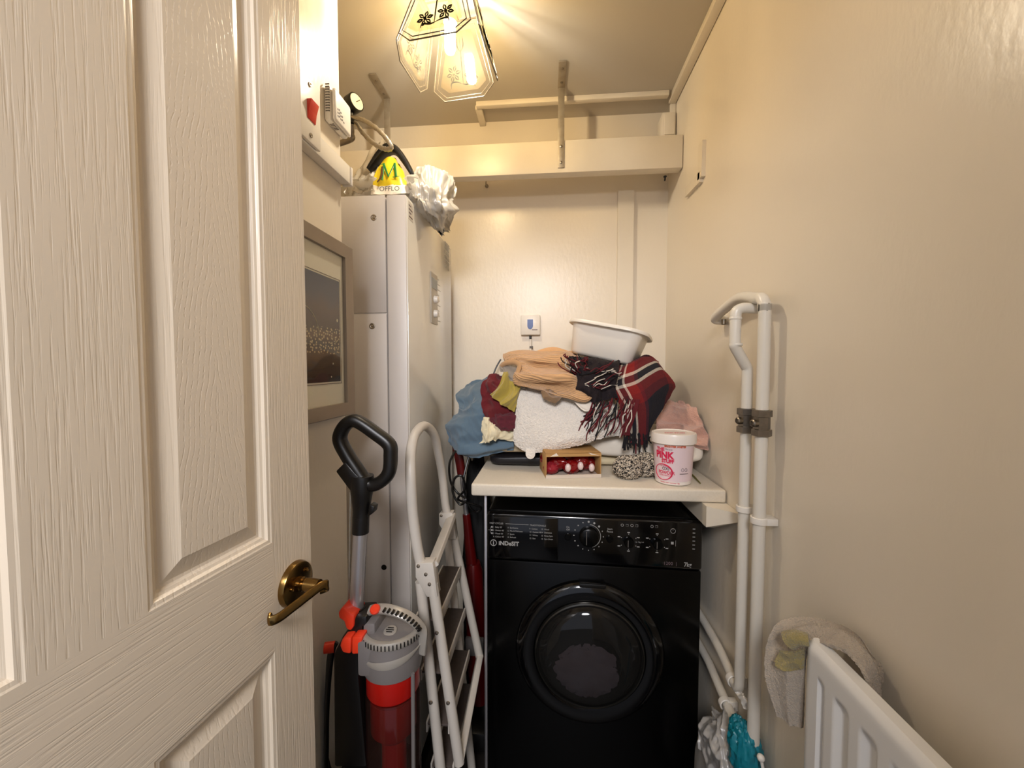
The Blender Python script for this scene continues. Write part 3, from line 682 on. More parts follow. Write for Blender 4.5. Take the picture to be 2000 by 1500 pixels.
cb = thing('carrier_bag', 'plastic carrier bag with a yellow patch and green letter lying on the boiler', 'bag', at(740, 373, 1.2))
LB = [[(748, 312, 1.19), (760, 306, 1.18), (772, 310, 1.19), (781, 321, 1.2)],
      [(738, 330, 1.17), (752, 329, 1.16), (774, 329, 1.16), (788, 338, 1.18)],
      [(730, 350, 1.15), (750, 350, 1.14), (778, 350, 1.14), (793, 354, 1.16)],
      [(727, 366, 1.14), (750, 367, 1.13), (778, 365, 1.13), (797, 366, 1.15)],
      [(724, 380, 1.13), (750, 380, 1.12), (778, 379, 1.12), (800, 378, 1.14)]]
bb_ = cloth('printed_front', LB, logo_bag(), cb, nu=26, nv=26, thick=0.002, folds=[(0.004, 3, 2)], seed=3)
def bagwarp(px, py, off): return at(px, py, 1.134+(366-py)*0.0006)
def bagtext(name, body, px, py, hpx, mat, sx=1.0, shear=0.0, bold=0.0):
    k = hpx/0.7
    return text(name, body, None, 1.0, mat, bb_, ext=0.0, bold=bold, warp=lambda c: at(px+(c.x+c.y*shear)*k, py-c.y*k-c.x*k*0.03, 1.127+0.0009*(372-py)+0.0007*c.y*k)+V((0, -0.012-c.z, 0)))
M['green_l'] = pm('green_letter', '#1c6b2c', rough=0.4); M['black_l'] = pm('black_letter', '#2a2622', rough=0.5); M['brown_l'] = pm('brown_letter', '#5a3a18', rough=0.4)
ml = MB()
def stroke(p, q, r0, r1): ml.tube([at(p[0], p[1], 1.127+0.0009*(372-p[1])-0.0)+V((0, -0.013, 0)), at(q[0], q[1], 1.127+0.0009*(372-q[1]))+V((0, -0.013, 0))], [r0, r1], n=8, sec=(1.0, 0.35), up=(1, 0, 0))
for (p, q, r0, r1) in (((753, 325), (750, 356), 0.0030, 0.0026), ((753, 325), (762, 349), 0.0034, 0.0022), ((762, 349), (774, 323), 0.0018, 0.0022), ((774, 323), (777, 349), 0.0036, 0.0036), ((747, 326), (755, 323), 0.0014, 0.0016), ((770, 350), (784, 348), 0.0018, 0.0014)): stroke(p, q, r0, r1)
ml.build('printed_letter', M['green_l'], bb_)
e_ = MB(); e_.tube([at(x, y, 1.137)+V((0, -0.016, 0)) for x, y in ((751, 331), (750, 345), (747, 354), (741, 361))], [0.0022, 0.003, 0.0026, 0.0015], n=6, sec=(1, 1)); e_.build('letter_tail', M['brown_l'], bb_)
bagtext('printed_word', 'OFFLO', 744, 377, 9, M['black_l'])
LC = [[(742, 282, 1.34), (752, 276, 1.33), (757, 284, 1.32)], [(722, 305, 1.30), (738, 300, 1.27), (752, 312, 1.25)], [(703, 335, 1.24), (722, 338, 1.21), (742, 338, 1.2)], [(688, 358, 1.19), (712, 357, 1.16), (735, 355, 1.16)], [(672, 377, 1.16), (702, 377, 1.13), (733, 377, 1.14)]]
cloth('clear_side', LC, M['bag_clear'], cb, nu=26, nv=26, thick=0.0012, folds=[(0.018, 3.5, 1.2), (0.006, 8, 3)], seed=5)
bk = MB().sack((-0.52, 1.27, BT+0.055), (0.14, 0.12, 0.075), amp=0.3, scale=9, seed=4, zmin=BT+0.001); bk.build('bag_body', M['bag_white'], cb)
# black curved handle pushed out of the bag
hpts = [(721, 333, 1.20), (733, 318, 1.20), (748, 300, 1.20), (762, 291, 1.20), (776, 296, 1.20), (790, 314, 1.20), (802, 334, 1.20), (809, 349, 1.205)]
hd = MB(); hd.tube(spline([at(*q) for q in hpts], 40), [0.007+0.011*math.sin(PI*min(1, (i+4)/46)) for i in range(41)], n=12, sec=(1.4, 0.6), up=(0, -1, 0.0), sq=0.7)
bh = tag(hd.build('coat_hanger', M['dark']), 'black curved plastic hanger sticking out above the yellow carrier bag', 'hanger')
wb_ = thing('plastic_bag', 'crumpled white plastic bag spilling over the front edge of the boiler', 'bag', at(840, 400, 1.2))
WBp = [[(806, 352, 1.20), (822, 327, 1.22), (846, 320, 1.25), (868, 330, 1.27), (880, 350, 1.30)],
       [(798, 358, 1.16), (822, 345, 1.17), (846, 345, 1.19), (872, 352, 1.22), (888, 372, 1.26)],
       [(800, 368, 1.13), (822, 366, 1.14), (846, 372, 1.15), (872, 378, 1.18), (889, 395, 1.24)],
       [(806, 378, 1.12), (824, 390, 1.13), (846, 396, 1.14), (870, 402, 1.17), (889, 414, 1.24)],
       [(818, 393, 1.13), (834, 408, 1.15), (850, 418, 1.17), (868, 422, 1.20), (883, 430, 1.26)],
       [(834, 420, 1.19), (844, 434, 1.20), (854, 442, 1.22), (866, 444, 1.25), (874, 440, 1.30)],
       [(850, 440, 1.25), (855, 448, 1.25), (860, 454, 1.26), (866, 452, 1.28), (870, 446, 1.33)]]
wf = cloth('bag_film', WBp, M['bag_white'], wb_, nu=80, nv=70, thick=0.0012, folds=[(0.020, 2.6, 3.4), (0.012, 6, 4.5), (0.005, 13, 12)], seed=11)
MB().sack((-0.40, 1.25, BT+0.05), (0.075, 0.10, 0.06), amp=0.35, scale=12, seed=9, zmin=BT+0.002).build('bag_bulk', M['bag_white'], wb_)
tp = MB(); tp.prism([at(853, 449, 1.245), at(861, 460, 1.25), at(867, 448, 1.26)], (0.0, 0.012, 0)); tp.build('bag_corner', M['dark'], wb_, label='black bottom corner')

# ---------------------------------------------------------------- sensor on the back wall
s0, s1 = at(1017, 615, YB-0.022), at(1055, 654, YB-0.022)
ws = thing('leak_sensor', 'square white wall sensor with a blue drop above the laundry pile', 'sensor', ((s0.x+s1.x)/2, YB, s1.z))
MB().bx(s0.x, s1.x, YB-0.022, YB, s1.z, s0.z, bevel=0.004).build('sensor_body', M['white_pl'], ws)
q0, q1 = at(1030, 624, YB-0.022), at(1041, 641, YB-0.022); xm, wx = (q0.x+q1.x)/2, (q1.x-q0.x)/2
o_ = [(xm-wx, YB-0.0222, q0.z), (xm+wx, YB-0.0222, q0.z)]+[(xm+wx*math.cos(a), YB-0.0222, q1.z+wx*0.9-wx*1.3*math.sin(a)) for a in [PI*i/10 for i in range(11)]]
MB().prism(o_, (0, -0.0008, 0)).build('blue_drop', M['navy'], ws)
k0 = at(1039, 644, YB-0.0225)
MB().bx(k0.x, k0.x+0.022, YB-0.0232, YB-0.0215, k0.z-0.0012, k0.z+0.0012).build('maker_mark', M['darktxt'], ws)
k1 = at(1036, 656, YB-0.012); MB().tube([k1, k1-V((0, 0, 0.013))], 0.005, n=10).build('cable_grip', M['dark'], ws)
MB().tube(spline([k1-V((0, 0, 0.012)), k1-V((-0.001, 0, 0.05)), k1-V((-0.004, 0, 0.11)), k1-V((-0.006, -0.004, 0.2))], 12), 0.0042, n=10).build('cable', M['white_pl'], ws)
k2 = k1-V((-0.0035, 0, 0.046)); MB().box(k2, (0.014, 0.010, 0.009), bevel=0.001).build('cable_clip', M['grey_pl'], ws)

# ---------------------------------------------------------------- worktop with its support
wt = thing('worktop', 'pale laminate worktop shelf over the black washing machine', 'worktop', (0.13, 1.3, WTZ-0.036))
w = MB(); w.bx(WTX, XR-0.003, WTY, YB-0.003, WTZ-0.034, WTZ, bevel=0.006, seg=3); w.build('board', M['worktop'], wt)
lx = at(949, 1000, 1.095).x
MB().bx(lx-0.004, lx+0.0035, 1.088, 1.100, 0.002, WTZ-0.034, bevel=0.001).build('support_leg', M['alu'], wt, label='thin metal edge support')
bt = thing('wall_batten', 'white painted wooden block under the right end of the worktop', 'batten', (XR, 1.2, 0.86))
q = MB(); zt_, zb2 = WTZ-0.0345, WTZ-0.088
q.prism([(XR-0.062, 1.035, zt_), (XR-0.001, 0.985, zt_), (XR-0.001, 0.985, zt_-0.018), (XR-0.043, 1.035, zb2), (XR-0.062, 1.035, zb2)], (0, 0.55, 0))
q.build('block', M['trim'], bt)

# ---------------------------------------------------------------- washing machine (its own axes: x across, y back, z up)
WF = Matrix.Translation((0.1235, 1.117, 0)) @ Matrix.Rotation(math.radians(-1.7), 4, 'Z')
wm = thing('washing_machine', 'black front loading washing machine under the worktop', 'washing machine', (0.1235, 1.117, 0), rotz=math.radians(-1.7))
HW, MT = 0.2975, 0.855
b = MB(WF); b.bx(-HW, HW, 0.012, 0.50, 0.012, MT-0.02, bevel=0.006); b.build('cabinet', M['black_case'], wm)
MB(WF).bx(-HW+0.002, HW-0.002, 0.015, 0.50, MT-0.019, MT, bevel=0.006).build('top_panel', M['black_case'], wm)
MB(WF).bx(-HW+0.001, HW-0.001, 0.0, 0.013, 0.03, 0.712, bevel=0.005).build('front_panel', M['black_case'], wm)
fas = MB(WF); fas.bx(-HW+0.001, HW-0.001, -0.006, 0.013, 0.716, MT-0.003, bevel=0.008, seg=3); fo = fas.build('fascia', M['black_gloss'], wm)
MB(WF).bx(-HW+0.008, -HW+0.205, -0.0085, -0.005, 0.724, MT-0.012, bevel=0.002).build('detergent_drawer', M['black_gloss'], wm)
for i in (-1, 1): MB(WF).lathe([(0.02, 0), (0.02, 0.014), (0.012, 0.02)], (i*0.25, 0.06, 0.0), (0, 0, 1), n=16).build('foot', M['dark'], wm)
DC = (-0.005, 0.462)            # door centre
d = MB(WF); prof = [(0.208, 0.0), (0.208, -0.004), (0.203, -0.012), (0.190, -0.020), (0.172, -0.022), (0.156, -0.017), (0.152, -0.008), (0.152, 0.004)]
d.lathe(prof, (DC[0], 0, DC[1]), (0, 1, 0), n=72); dr = d.build('door_ring', M['black_gloss'], wm)
MB(WF).bx(DC[0]-0.028, DC[0]+0.045, -0.024, -0.016, DC[1]+0.196, DC[1]+0.208, bevel=0.002).build('door_grip', M['dark'], dr)
MB(WF).lathe([(0.1535, -0.016), (0.151, -0.0225), (0.1475, -0.024), (0.1455, -0.021), (0.1465, -0.012)], (DC[0], 0, DC[1]), (0, 1, 0), n=72).build('inner_bezel', pm('dark_chrome_bezel', '#55534e', rough=0.2, metal=0.9), dr)
M['porthole'] = film('smoked_glass', '#3a3836', clear=0.85, transl=0.1, gloss=0.03, rough=0.05, edge=0.25)
MB(WF).lathe([(0.1465, -0.013), (0.138, -0.030), (0.120, -0.040), (0.07, -0.046), (0.0, -0.048)], (DC[0], 0, DC[1]), (0, 1, 0), n=56).build('glass_bowl', M['porthole'], dr)
MB(WF).lathe([(0.150, -0.006), (0.150, -0.003), (0.0, -0.003)], (DC[0], 0, DC[1]), (0, 1, 0), n=48).build('drum_mouth', M['black_case'], dr)
lg = MB(WF); lg.sack((DC[0]-0.005, -0.014, DC[1]-0.045), (0.085, 0.012, 0.072), amp=0.3, scale=14, seed=21, anis=(1, 3, 1))
tag(lg.build('washed_clothes', pm('grey_wash', '#6e6972', rough=0.9, amt=0.3, nscale=14, hex2='#57403c')), 'greyish clothes seen behind the round glass of the washing machine', 'clothes')
def wtext(name, s, x, z, size, parent=None, y=-0.0087, align='LEFT', bold=0, mat='print_w', sx=1.0):
    return text(name, s, WF @ Matrix.Translation((x, y, z)) @ Matrix.Rotation(PI/2, 4, 'X'), size, M[mat], parent or fo, align=align, bold=bold, sx=sx)
def wx_(px, py): return (px-962)/700.0-HW+0.0085      # approximate fascia scale
zf = lambda v: MT-0.003-v
wtext('maker_lettering', 'iNDeSIT', -HW+0.036, 0.760, 0.0165, bold=0.0006, sx=1.0)
lo = MB(WF); lo.tube([(-HW+0.021+0.0085*math.cos(a), -0.0088, 0.7655+0.0085*math.sin(a)) for a in [2*PI*i/28 for i in range(28)]], 0.0011, n=6, closed=True)
lo.bx(-HW+0.0196, -HW+0.0224, -0.0092, -0.0085, 0.760, 0.7675); lo.bx(-HW+0.0196, -HW+0.0224, -0.0092, -0.0085, 0.7690, 0.7712); lo.build('maker_emblem', M['print_w'], fo)
wtext('cycle_heading', 'FAST CYCLES', -HW+0.010, 0.8205, 0.0066); wtext('cycle_heading', 'TRADITIONALS', -HW+0.125, 0.8195, 0.0066)
mb = MB(WF); mb.bx(-HW+0.056, -HW+0.122, -0.0092, -0.0086, 0.8222, 0.8232); mb.build('heading_rule', M['print_w'], fo)
rows = [('1  Baby 30\'', '5  Synthetics', '9  Cotton', '13  Wool'), ('2  Cotton 45\'', '6  Mix & Delicates', '10  Cotton 40', '14  Delicates'), ('3  Mixed 60\'', '7  Sport', '11  White', '15  Rinse Spin'), ('4  Colour 45\'', '8  Refresh', '12  Eco', '16  Spin Drain')]
for r_, row in enumerate(rows):
    for c_, s in enumerate(row):
        wtext('cycle_name', s, -HW+0.020+(0, 0.042, 0.104, 0.137)[c_], 0.8095-r_*0.0092, 0.0058)
mb = MB(WF)
for r_ in range(3): mb.lathe([(0.0027, 0), (0.0027, -0.0004), (0, -0.0004)], (-HW+0.0165, -0.0086, 0.8115-r_*0.0092), (0, 1, 0), n=14)
mb.bx(-HW+0.0115, -HW+0.0121, -0.0091, -0.0086, 0.793, 0.8115); mb.bx(-HW+0.006, -HW+0.0115, -0.0091, -0.0086, 0.802, 0.8028); mb.build('cycle_marks', M['print_w'], fo)
def knob(x, z, r, h, parts=True):
    k = MB(WF).lathe([(r*1.02, -0.006), (r*1.02, -0.009), (r*0.96, -0.008-h*0.8), (r*0.86, -0.007-h), (0, -0.007-h)], (x, 0, z), (0, 1, 0), n=40).build('dial', M['black_case'], wm)
    MB(WF).box((x-r*0.25, -0.007-h-0.0006, z), (0.0012, 0.001, r*1.4)).build('dial_pointer', M['grey_pl'], k)
    return k
KX1, KZ1 = -HW+0.2895, 0.7975
knob(KX1, KZ1, 0.0265, 0.016)
mb = MB(WF)
for i in range(16):
    a = PI/2-2*PI*i/16; rr = 0.0405
    if i in (0, 1, 2): mb.lathe([(0.003, 0), (0.003, -0.0005), (0, -0.0005)], (KX1+rr*math.cos(a), -0.0062, KZ1+rr*math.sin(a)), (0, 1, 0), n=12)
    else: mb.box((KX1+rr*math.cos(a), -0.0063, KZ1+rr*math.sin(a)), (0.0035 if i > 9 else 0.0022, 0.0004, 0.0028))
mb.tube([(KX1+0.033*math.cos(a), -0.0062, KZ1+0.033*math.sin(a)) for a in [PI/2-0.1-2.7*i/30 for i in range(31)]], 0.0008, n=6); mb.build('dial_scale', M['print_w'], fo)
for (dx, w_) in ((-0.057, 'On\nOff'), (0.058, 'Start\nPause')):
    MB(WF).lathe([(0.0095, -0.006), (0.0095, -0.0095), (0.008, -0.011), (0, -0.011)], (KX1+dx, 0, KZ1-0.005), (0, 1, 0), n=24).build('push_button', M['black_case'], wm)
    wtext('button_name', w_, KX1+dx, KZ1+0.0205, 0.0072, align='CENTER', y=-0.0065)
for j, x in enumerate((-HW+0.3985, -HW+0.4745)):
    z = 0.787; knob(x, z, 0.0135, 0.013)
    mb = MB(WF)
    for i in range(6):
        a = PI/2-PI*i/3
        mb.box((x+0.030*math.cos(a), -0.0063, z+0.026*math.sin(a)), (0.007, 0.0004, 0.0026)); mb.box((x+0.0225*math.cos(a), -0.0063, z+0.0215*math.sin(a)), (0.002, 0.0004, 0.002))
    mb.build('dial_scale', M['print_w'], fo)
wtext('dial_mark', '1-6  7kg  1-4', -HW+0.4155, 0.786, 0.0045, y=-0.0065)
mb = MB(WF)
for i, x in enumerate((0.381, 0.394, 0.407, 0.420, 0.4605, 0.4725)):
    x0 = -HW+x; z0 = 0.833
    if i % 2: mb.tube([(x0-0.003, -0.0063, z0-0.003), (x0+0.003, -0.0063, z0-0.003), (x0+0.003, -0.0063, z0+0.003), (x0-0.003, -0.0063, z0+0.003)], 0.0006, n=4, closed=True)
    else: mb.tube([(x0+0.0035*math.cos(a), -0.0063, z0+0.0035*math.sin(a)) for a in [2*PI*q/12 for q in range(12)]], 0.0006, n=4, closed=True)
for i in range(6): mb.bx(-HW+0.567, -HW+0.5735, -0.0066, -0.0061, 0.775+i*0.011, 0.7772+i*0.011)
mb.tube([(-HW+0.516+0.0065*math.cos(a), -0.0063, 0.823+0.0065*math.sin(a)) for a in [2*PI*q/18 for q in range(18)]], 0.0006, n=5, closed=True); mb.bx(-HW+0.5157, -HW+0.5163, -0.0066, -0.0061, 0.8235, 0.8270)
mb.bx(-HW+0.523, -HW+0.5237, -0.0066, -0.0061, 0.781, 0.797); mb.bx(-HW+0.511, -HW+0.518, -0.0066, -0.0061, 0.786, 0.793); mb.build('indicator_marks', M['print_w'], fo)
wtext('load_lettering', '7kg', -HW+0.546, 0.7265, 0.0165, y=-0.0066, bold=0.0003, sx=0.85); wtext('spin_lettering', '1200  |', -HW+0.492, 0.7285, 0.0125, y=-0.0066, mat='darktxt')

# ---------------------------------------------------------------- pipes on the right wall
XP = 0.432
def clip(p, r, parent, axis='v'):
    c = MB()
    if axis == 'v':
        c.tube([p+V((-(r+0.0025)*math.cos(a), (r+0.0025)*math.sin(a), 0)) for a in [-2.2+4.4*i/20 for i in range(21)]], 0.0028, n=8, sec=(2.6, 0.8), up=(0, 0, 1), sq=0.6)
        c.bx(p.x+r*0.2, XR-0.001, p.y-r*1.15, p.y+r*1.15, p.z-0.007, p.z+0.007, bevel=0.001)
    else:
        c.tube([p+V((-(r+0.0025)*math.cos(a), 0, (r+0.0025)*math.sin(a))) for a in [-2.2+4.4*i/20 for i in range(21)]], 0.0028, n=8, sec=(2.6, 0.8), up=(0, 1, 0), sq=0.6)
        c.bx(p.x+r*0.2, XR-0.001, p.y-0.008, p.y+0.008, p.z-r*1.1, p.z+r*1.1, bevel=0.001)
    return c.build('pipe_clip', M['white_pl'], parent)
def isovalve(p, parent, tilt=0.0):
    v = MB().lathe([(0.0140, 0.027), (0.0185, 0.026), (0.0185, 0.013), (0.0152, 0.012), (0.0152, -0.012), (0.0185, -0.013), (0.0185, -0.026), (0.0140, -0.027)], p, (0, 0, 1), n=6).build('valve', M['valve'], parent)
    MB().lathe([(0.0075, 0.008), (0.0075, 0.022), (0.005, 0.024), (0.004, 0.021), (0, 0.021)], p, (-0.95, -0.3, 0), n=14).build('valve_screw', M['valve'], v)
RPY = 0.846
rp = thing('wall_pipe', 'taller white painted pipe with a brass valve, the right one on the wall', 'pipe', (XP, RPY, 0.3))
zt_ = atX(1490, 588, XP).z
e1, e2, e3, e4 = atX(1445, 582, XP), atX(1412, 606, XP), atX(1393, 622, XP-0.002), atX(1400, 621, XR)
path = spline([(XP, RPY, 0.44), (XP, RPY, 0.8), (XP, RPY, zt_-0.06), (XP, RPY, zt_-0.022)], 20)+spline([(XP, RPY, zt_-0.018), (XP, RPY+0.004, zt_-0.004), (XP, RPY+0.014, zt_+0.006), (XP, RPY+0.03, zt_+0.009), (XP, e1.y, e1.z), (XP, e2.y, e2.z), (XP, e3.y-0.012, e3.z+0.002), (XP+0.006, e3.y-0.002, e3.z-0.004), (XR-0.001, e3.y, e3.z-0.005)], 50)
MB().tube(path, 0.0118, n=18).build('pipe_run', M['pipe'], rp)
isovalve(V((XP, RPY, atX(1488, 826, XP).z)), rp)
clip(V((XP, RPY, atX(1486, 1018, XP).z)), 0.0118, rp)
MB().lathe([(0.006, 0), (0.006, 0.012), (0.004, 0.014)], V((XP+0.012, e3.y-0.03, e3.z-0.006)), (0, 0, -1), n=10).build('pipe_hook', M['valve'], rp)
LPY = 0.910
lp_ = thing('wall_pipe', 'shorter white painted pipe with a kink and valve, the left one on the wall', 'pipe', (XP, LPY, 0.5))
za, zb_, zc_ = atX(1462, 724, XP).z, atX(1438, 668, XP-0.035).z, atX(1440, 622, XP-0.035).z
yk = atX(1436, 650, XP-0.035).y
path = spline([(XP, LPY, 0.575), (XP, LPY, 0.9), (XP, LPY, za-0.05), (XP, LPY, za)], 16)+spline([(XP-0.001, LPY, za+0.006), (XP-0.032, yk+0.003, zb_-0.012), (XP-0.035, yk, zb_), (XP-0.035, yk, zc_)], 20)+spline([(XP-0.035, yk, zc_+0.004), (XP-0.033, yk, zc_+0.016), (XP-0.022, yk, zc_+0.022), (XP, yk, zc_+0.022), (XR-0.001, yk, zc_+0.022)], 16)
MB().tube(path, 0.0112, n=18).build('pipe_run', M['pipe'], lp_)
for z in (zc_-0.002, zb_-0.008): MB().lathe([(0.0116, 0), (0.0126, 0.0015), (0.0126, 0.004), (0.0116, 0.0055)], (XP-0.035 if z > zb_ else XP-0.032, yk, z), (0, 0, 1), n=18).build('solder_collar', M['pipe'], lp_)
isovalve(V((XP, LPY, atX(1457, 821, XP).z)), lp_)
clip(V((XP, LPY, atX(1458, 997, XP).z)), 0.0112, lp_)
# low level continuation towards the back
z1 = atX(1440, 1345, XP).z
elb = spline([(XP, LPY, 0.577), (XP, LPY+0.002, z1+0.012), (XP, LPY+0.012, z1+0.001), (XP+0.002, LPY+0.03, z1), (XP+0.016, 1.08, z1), (XP+0.0185, 1.3, z1), (XP+0.0185, 1.6, z1)], 40)
MB().tube(elb, 0.0105, n=14).build('low_branch', M['pipe'], lp_)
clip(V((XP+0.002, 0.945, z1)), 0.0105, lp_, 'h')
z2 = atX(1440, 1425, XP).z
lo2 = thing('wall_pipe', 'lowest pipe running back along the right wall behind the plastic bag', 'pipe', (XP, 1.0, z2))
MB().tube([(XP, 0.87, z2-0.004), (XP+0.008, 1.0, z2), (XP+0.0185, 1.12, z2), (XP+0.0185, 1.6, z2)], 0.0105, n=14).build('pipe_run', M['pipe'], lo2)
clip(V((XP+0.004, 0.985, z2)), 0.0105, lo2, 'h')

# ---------------------------------------------------------------- radiator
RX0, RX1, RY0, RY1, RZ0, RZ1 = 0.383, 0.406, 0.03, 0.614, 0.22, 0.868
rd = thing('radiator', 'white panel radiator on the right wall, bottom right corner', 'radiator', (0.395, 0.33, RZ0))
P = []
zsamp = [RZ0+0.0, RZ0+0.004, RZ0+0.03, RZ0+0.05, RZ0+0.2, RZ0+0.4, RZ1-0.09]+[RZ1-0.09+0.09*i/16 for i in range(1, 17)]
ys = [RY0+(RY1-RY0)*i/260 for i in range(261)]
def rdep(y, z):
    e = min(1, max(0, (RY1-y)/0.012)); dd = 0.004*(1-e)**2
    t = ((RY1-0.056-y) % 0.0445)/0.0445
    fl = max(0, min(1, (0.5-abs(t-0.42))*6-1.2)); yl = 1 if RY0+0.02 < y < RY1-0.03 else 0
    top = RZ1-0.040
    zz = max(0, min(1, (top-z)/0.006))*max(0, min(1, (z-RZ0-0.04)/0.006))
    dd += 0.0075*fl*zz*yl
    if z > RZ1-0.014: dd += 0.008*(1-math.sqrt(max(0, 1-((z-RZ1+0.014)/0.014)**2)))
    return RX0+dd
for z in zsamp: P.append([(rdep(y, z), y, z) for y in ys])
r_ = MB(); r_.grid(P)
back = [[(RX1, y, z) for y in (RY0, RY1)] for z in (RZ0, RZ1)]
r_.grid(back)
r_.grid([[P[-1][i] for i in range(261)], [(RX1, y, RZ1) for y in ys]]); r_.grid([[P[0][i] for i in range(261)], [(RX1, y, RZ0) for y in ys]])
for k in (0, -1): r_.grid([[P[i][k] for i in range(len(P))], [(RX1, ys[k], z) for z in zsamp]])
r_.build('panel', M['rad'], rd, angle=50)
for y in (0.15, 0.52): MB().bx(RX1, XR-0.001, y-0.015, y+0.015, RZ1-0.32, RZ1-0.22).build('bracket', M['rad'], rd)
MB().tube([(RX1-0.011, RY1-0.02, RZ0+0.02), (RX1-0.011, RY1+0.04, RZ0+0.02), (RX1-0.011, RY1+0.04, 0.0)], 0.009).build('radiator_pipe', M['pipe'], rd)
# cloth over its end
M['floorcloth'] = pm('rough_floorcloth', '#b3a491', rough=0.95, amt=0.12, nscale=60, bump=0.9, bscale=420, sheen=0.4)
M['olive_pile'] = pm('olive_pile', '#93834c', rough=0.95, amt=0.15, nscale=80, bump=0.9, bscale=420, sheen=0.4)
fcl = thing('floor_cloth', 'beige towelling cloth hanging over the end of the radiator', 'cloth', (0.40, 0.65, 0.7))
FC = [[(1517, 1394, .672), (1538, 1412, .655), (1562, 1424, .636)],
      [(1502, 1345, .674), (1532, 1360, .650), (1568, 1364, .630)],
      [(1496, 1298, .676), (1530, 1310, .645), (1572, 1318, .626)],
      [(1502, 1252, .678), (1532, 1268, .655), (1574, 1284, .626)],
      [(1520, 1219, .680), (1552, 1232, .650), (1582, 1262, .622)],
      [(1558, 1209, .680), (1592, 1224, .640), (1606, 1254, .598)],
      [(1618, 1216, .655), (1640, 1232, .615), (1648, 1262, .570)],
      [(1672, 1240, .605), (1680, 1258, .585), (1676, 1284, .550)],
      [(1704, 1280, .572), (1708, 1302, .560), (1694, 1318, .535)],
      [(1712, 1330, .560), (1716, 1360, .550), (1704, 1370, .530)]]
FCP = cloth('cloth_sheet', FC, M['floorcloth'], fcl, nu=60, nv=100, thick=0.005, folds=[(0.007, 1.6, 2.6)], fuzz=0.0018, seed=8)
ro = MB(); ro.tube(spline([at(1541, 1250, .628), at(1556, 1246, .620), at(1580, 1250, .612)], 20), [0.013-0.0002*i for i in range(21)], n=16); ro.build('rolled_edge', M['olive_pile'], fcl, label='olive coloured rolled edge')
pk = cloth('olive_patch', [[(1518, 1305, .644), (1542, 1312, .630), (1570, 1306, .620)], [(1514, 1288, .648), (1542, 1292, .632), (1571, 1288, .619)], [(1524, 1270, .646), (1545, 1272, .630), (1572, 1268, .617)]], M['olive_pile'], fcl, nu=30, nv=20, thick=0.004, folds=[(0.004, 2, 2)], fuzz=0.002, label='olive coloured inner side')

# ---------------------------------------------------------------- bags on the floor by the pipes
M['bag_grey'] = film('grey_white_bag_film', '#c9c6c2', clear=0.05, transl=0.35, gloss=0.08, rough=0.3)
M['teal'] = pm('teal_plastic', '#147f90', rough=0.4, amt=0.2, nscale=20)
fb = thing('refuse_bag', 'crumpled grey white plastic bag on the floor beside the washing machine', 'bag', (0.355, 0.965, 0))
FB = [[(1398, 1412, 1.045), (1418, 1400, 1.04), (1436, 1404, 1.03)],
      [(1390, 1402, 1.00), (1413, 1392, .975), (1438, 1398, .965)],
      [(1374, 1422, .975), (1405, 1420, .935), (1442, 1426, .925)],
      [(1371, 1445, .965), (1408, 1448, .915), (1446, 1452, .905)],
      [(1375, 1475, .955), (1412, 1482, .895), (1450, 1486, .890)],
      [(1381, 1520, .945), (1416, 1530, .875), (1455, 1530, .880)]]
FBw = [[at(*p) for p in r] for r in FB]
FBw.append([V((p.x-0.002, p.y, 0.16)) for p in FBw[-1]]); FBw.append([V((p.x, p.y+0.01, 0.012)) for p in FBw[-2]])
cloth('bag_skin', FBw, M['bag_grey'], fb, nu=60, nv=90, thick=0.0014, folds=[(0.020, 2.4, 2.2), (0.009, 5, 4), (0.004, 11, 9)], seed=31, pix=False)
MB().sack((0.415, 1.03, 0.16), (0.026, 0.05, 0.155), amp=0.12, scale=5, seed=31, zmin=0.001, power=0.8).build('bag_bulk', M['bag_grey'], fb)
tb = MB(); tb.sack(at(1455, 1448, 0.86)+V((0, 0, -0.02)), (0.030, 0.035, 0.055), amp=0.3, scale=8, seed=33, nu=48, nv=36, anis=(1.4, 1, 0.5))
tb.sack(at(1440, 1425, 0.88), (0.016, 0.018, 0.03), amp=0.3, scale=8, seed=37, nu=30, nv=24)
c_ = at(1470, 1475, 0.84); tb.sack(V((c_.x, c_.y, 0.19)), (0.032, 0.05, 0.19), amp=0.2, scale=7, seed=39, zmin=0.001, nu=40, nv=40, anis=(1.3, 1, 0.4))
tag(tb.build('teal_bag', M['teal'], angle=30), 'small teal plastic bag bunched at the foot of the pipes', 'bag')
sc = cloth('paper_scrap', [[(1436, 1352, .895), (1446, 1350, .89), (1452, 1358, .885)], [(1446, 1368, .88), (1455, 1366, .876), (1462, 1374, .872)], [(1452, 1384, .872), (1460, 1386, .87), (1464, 1392, .868)]], M['bag_white'], None, nu=14, nv=18, thick=0.001, folds=[(0.004, 2, 3)], seed=12)
tag(sc, 'scrap of white plastic hanging under the elbow of the left pipe', 'scrap')
ce = MB(); q = at(1486, 1480, 0.80); ce.sack(q, (0.007, 0.007, 0.007), amp=0.05, nu=16, nv=10); ce.tube(spline([q, q+V((0.004, -0.004, -0.03)), q+V((0.012, -0.01, -0.12)), V((q.x+0.02, q.y-0.01, 0.01))], 16), 0.003, n=8)
tag(ce.build('white_cable', M['white_pl']), 'end of a white cable at the bottom of the right pipe', 'cable')
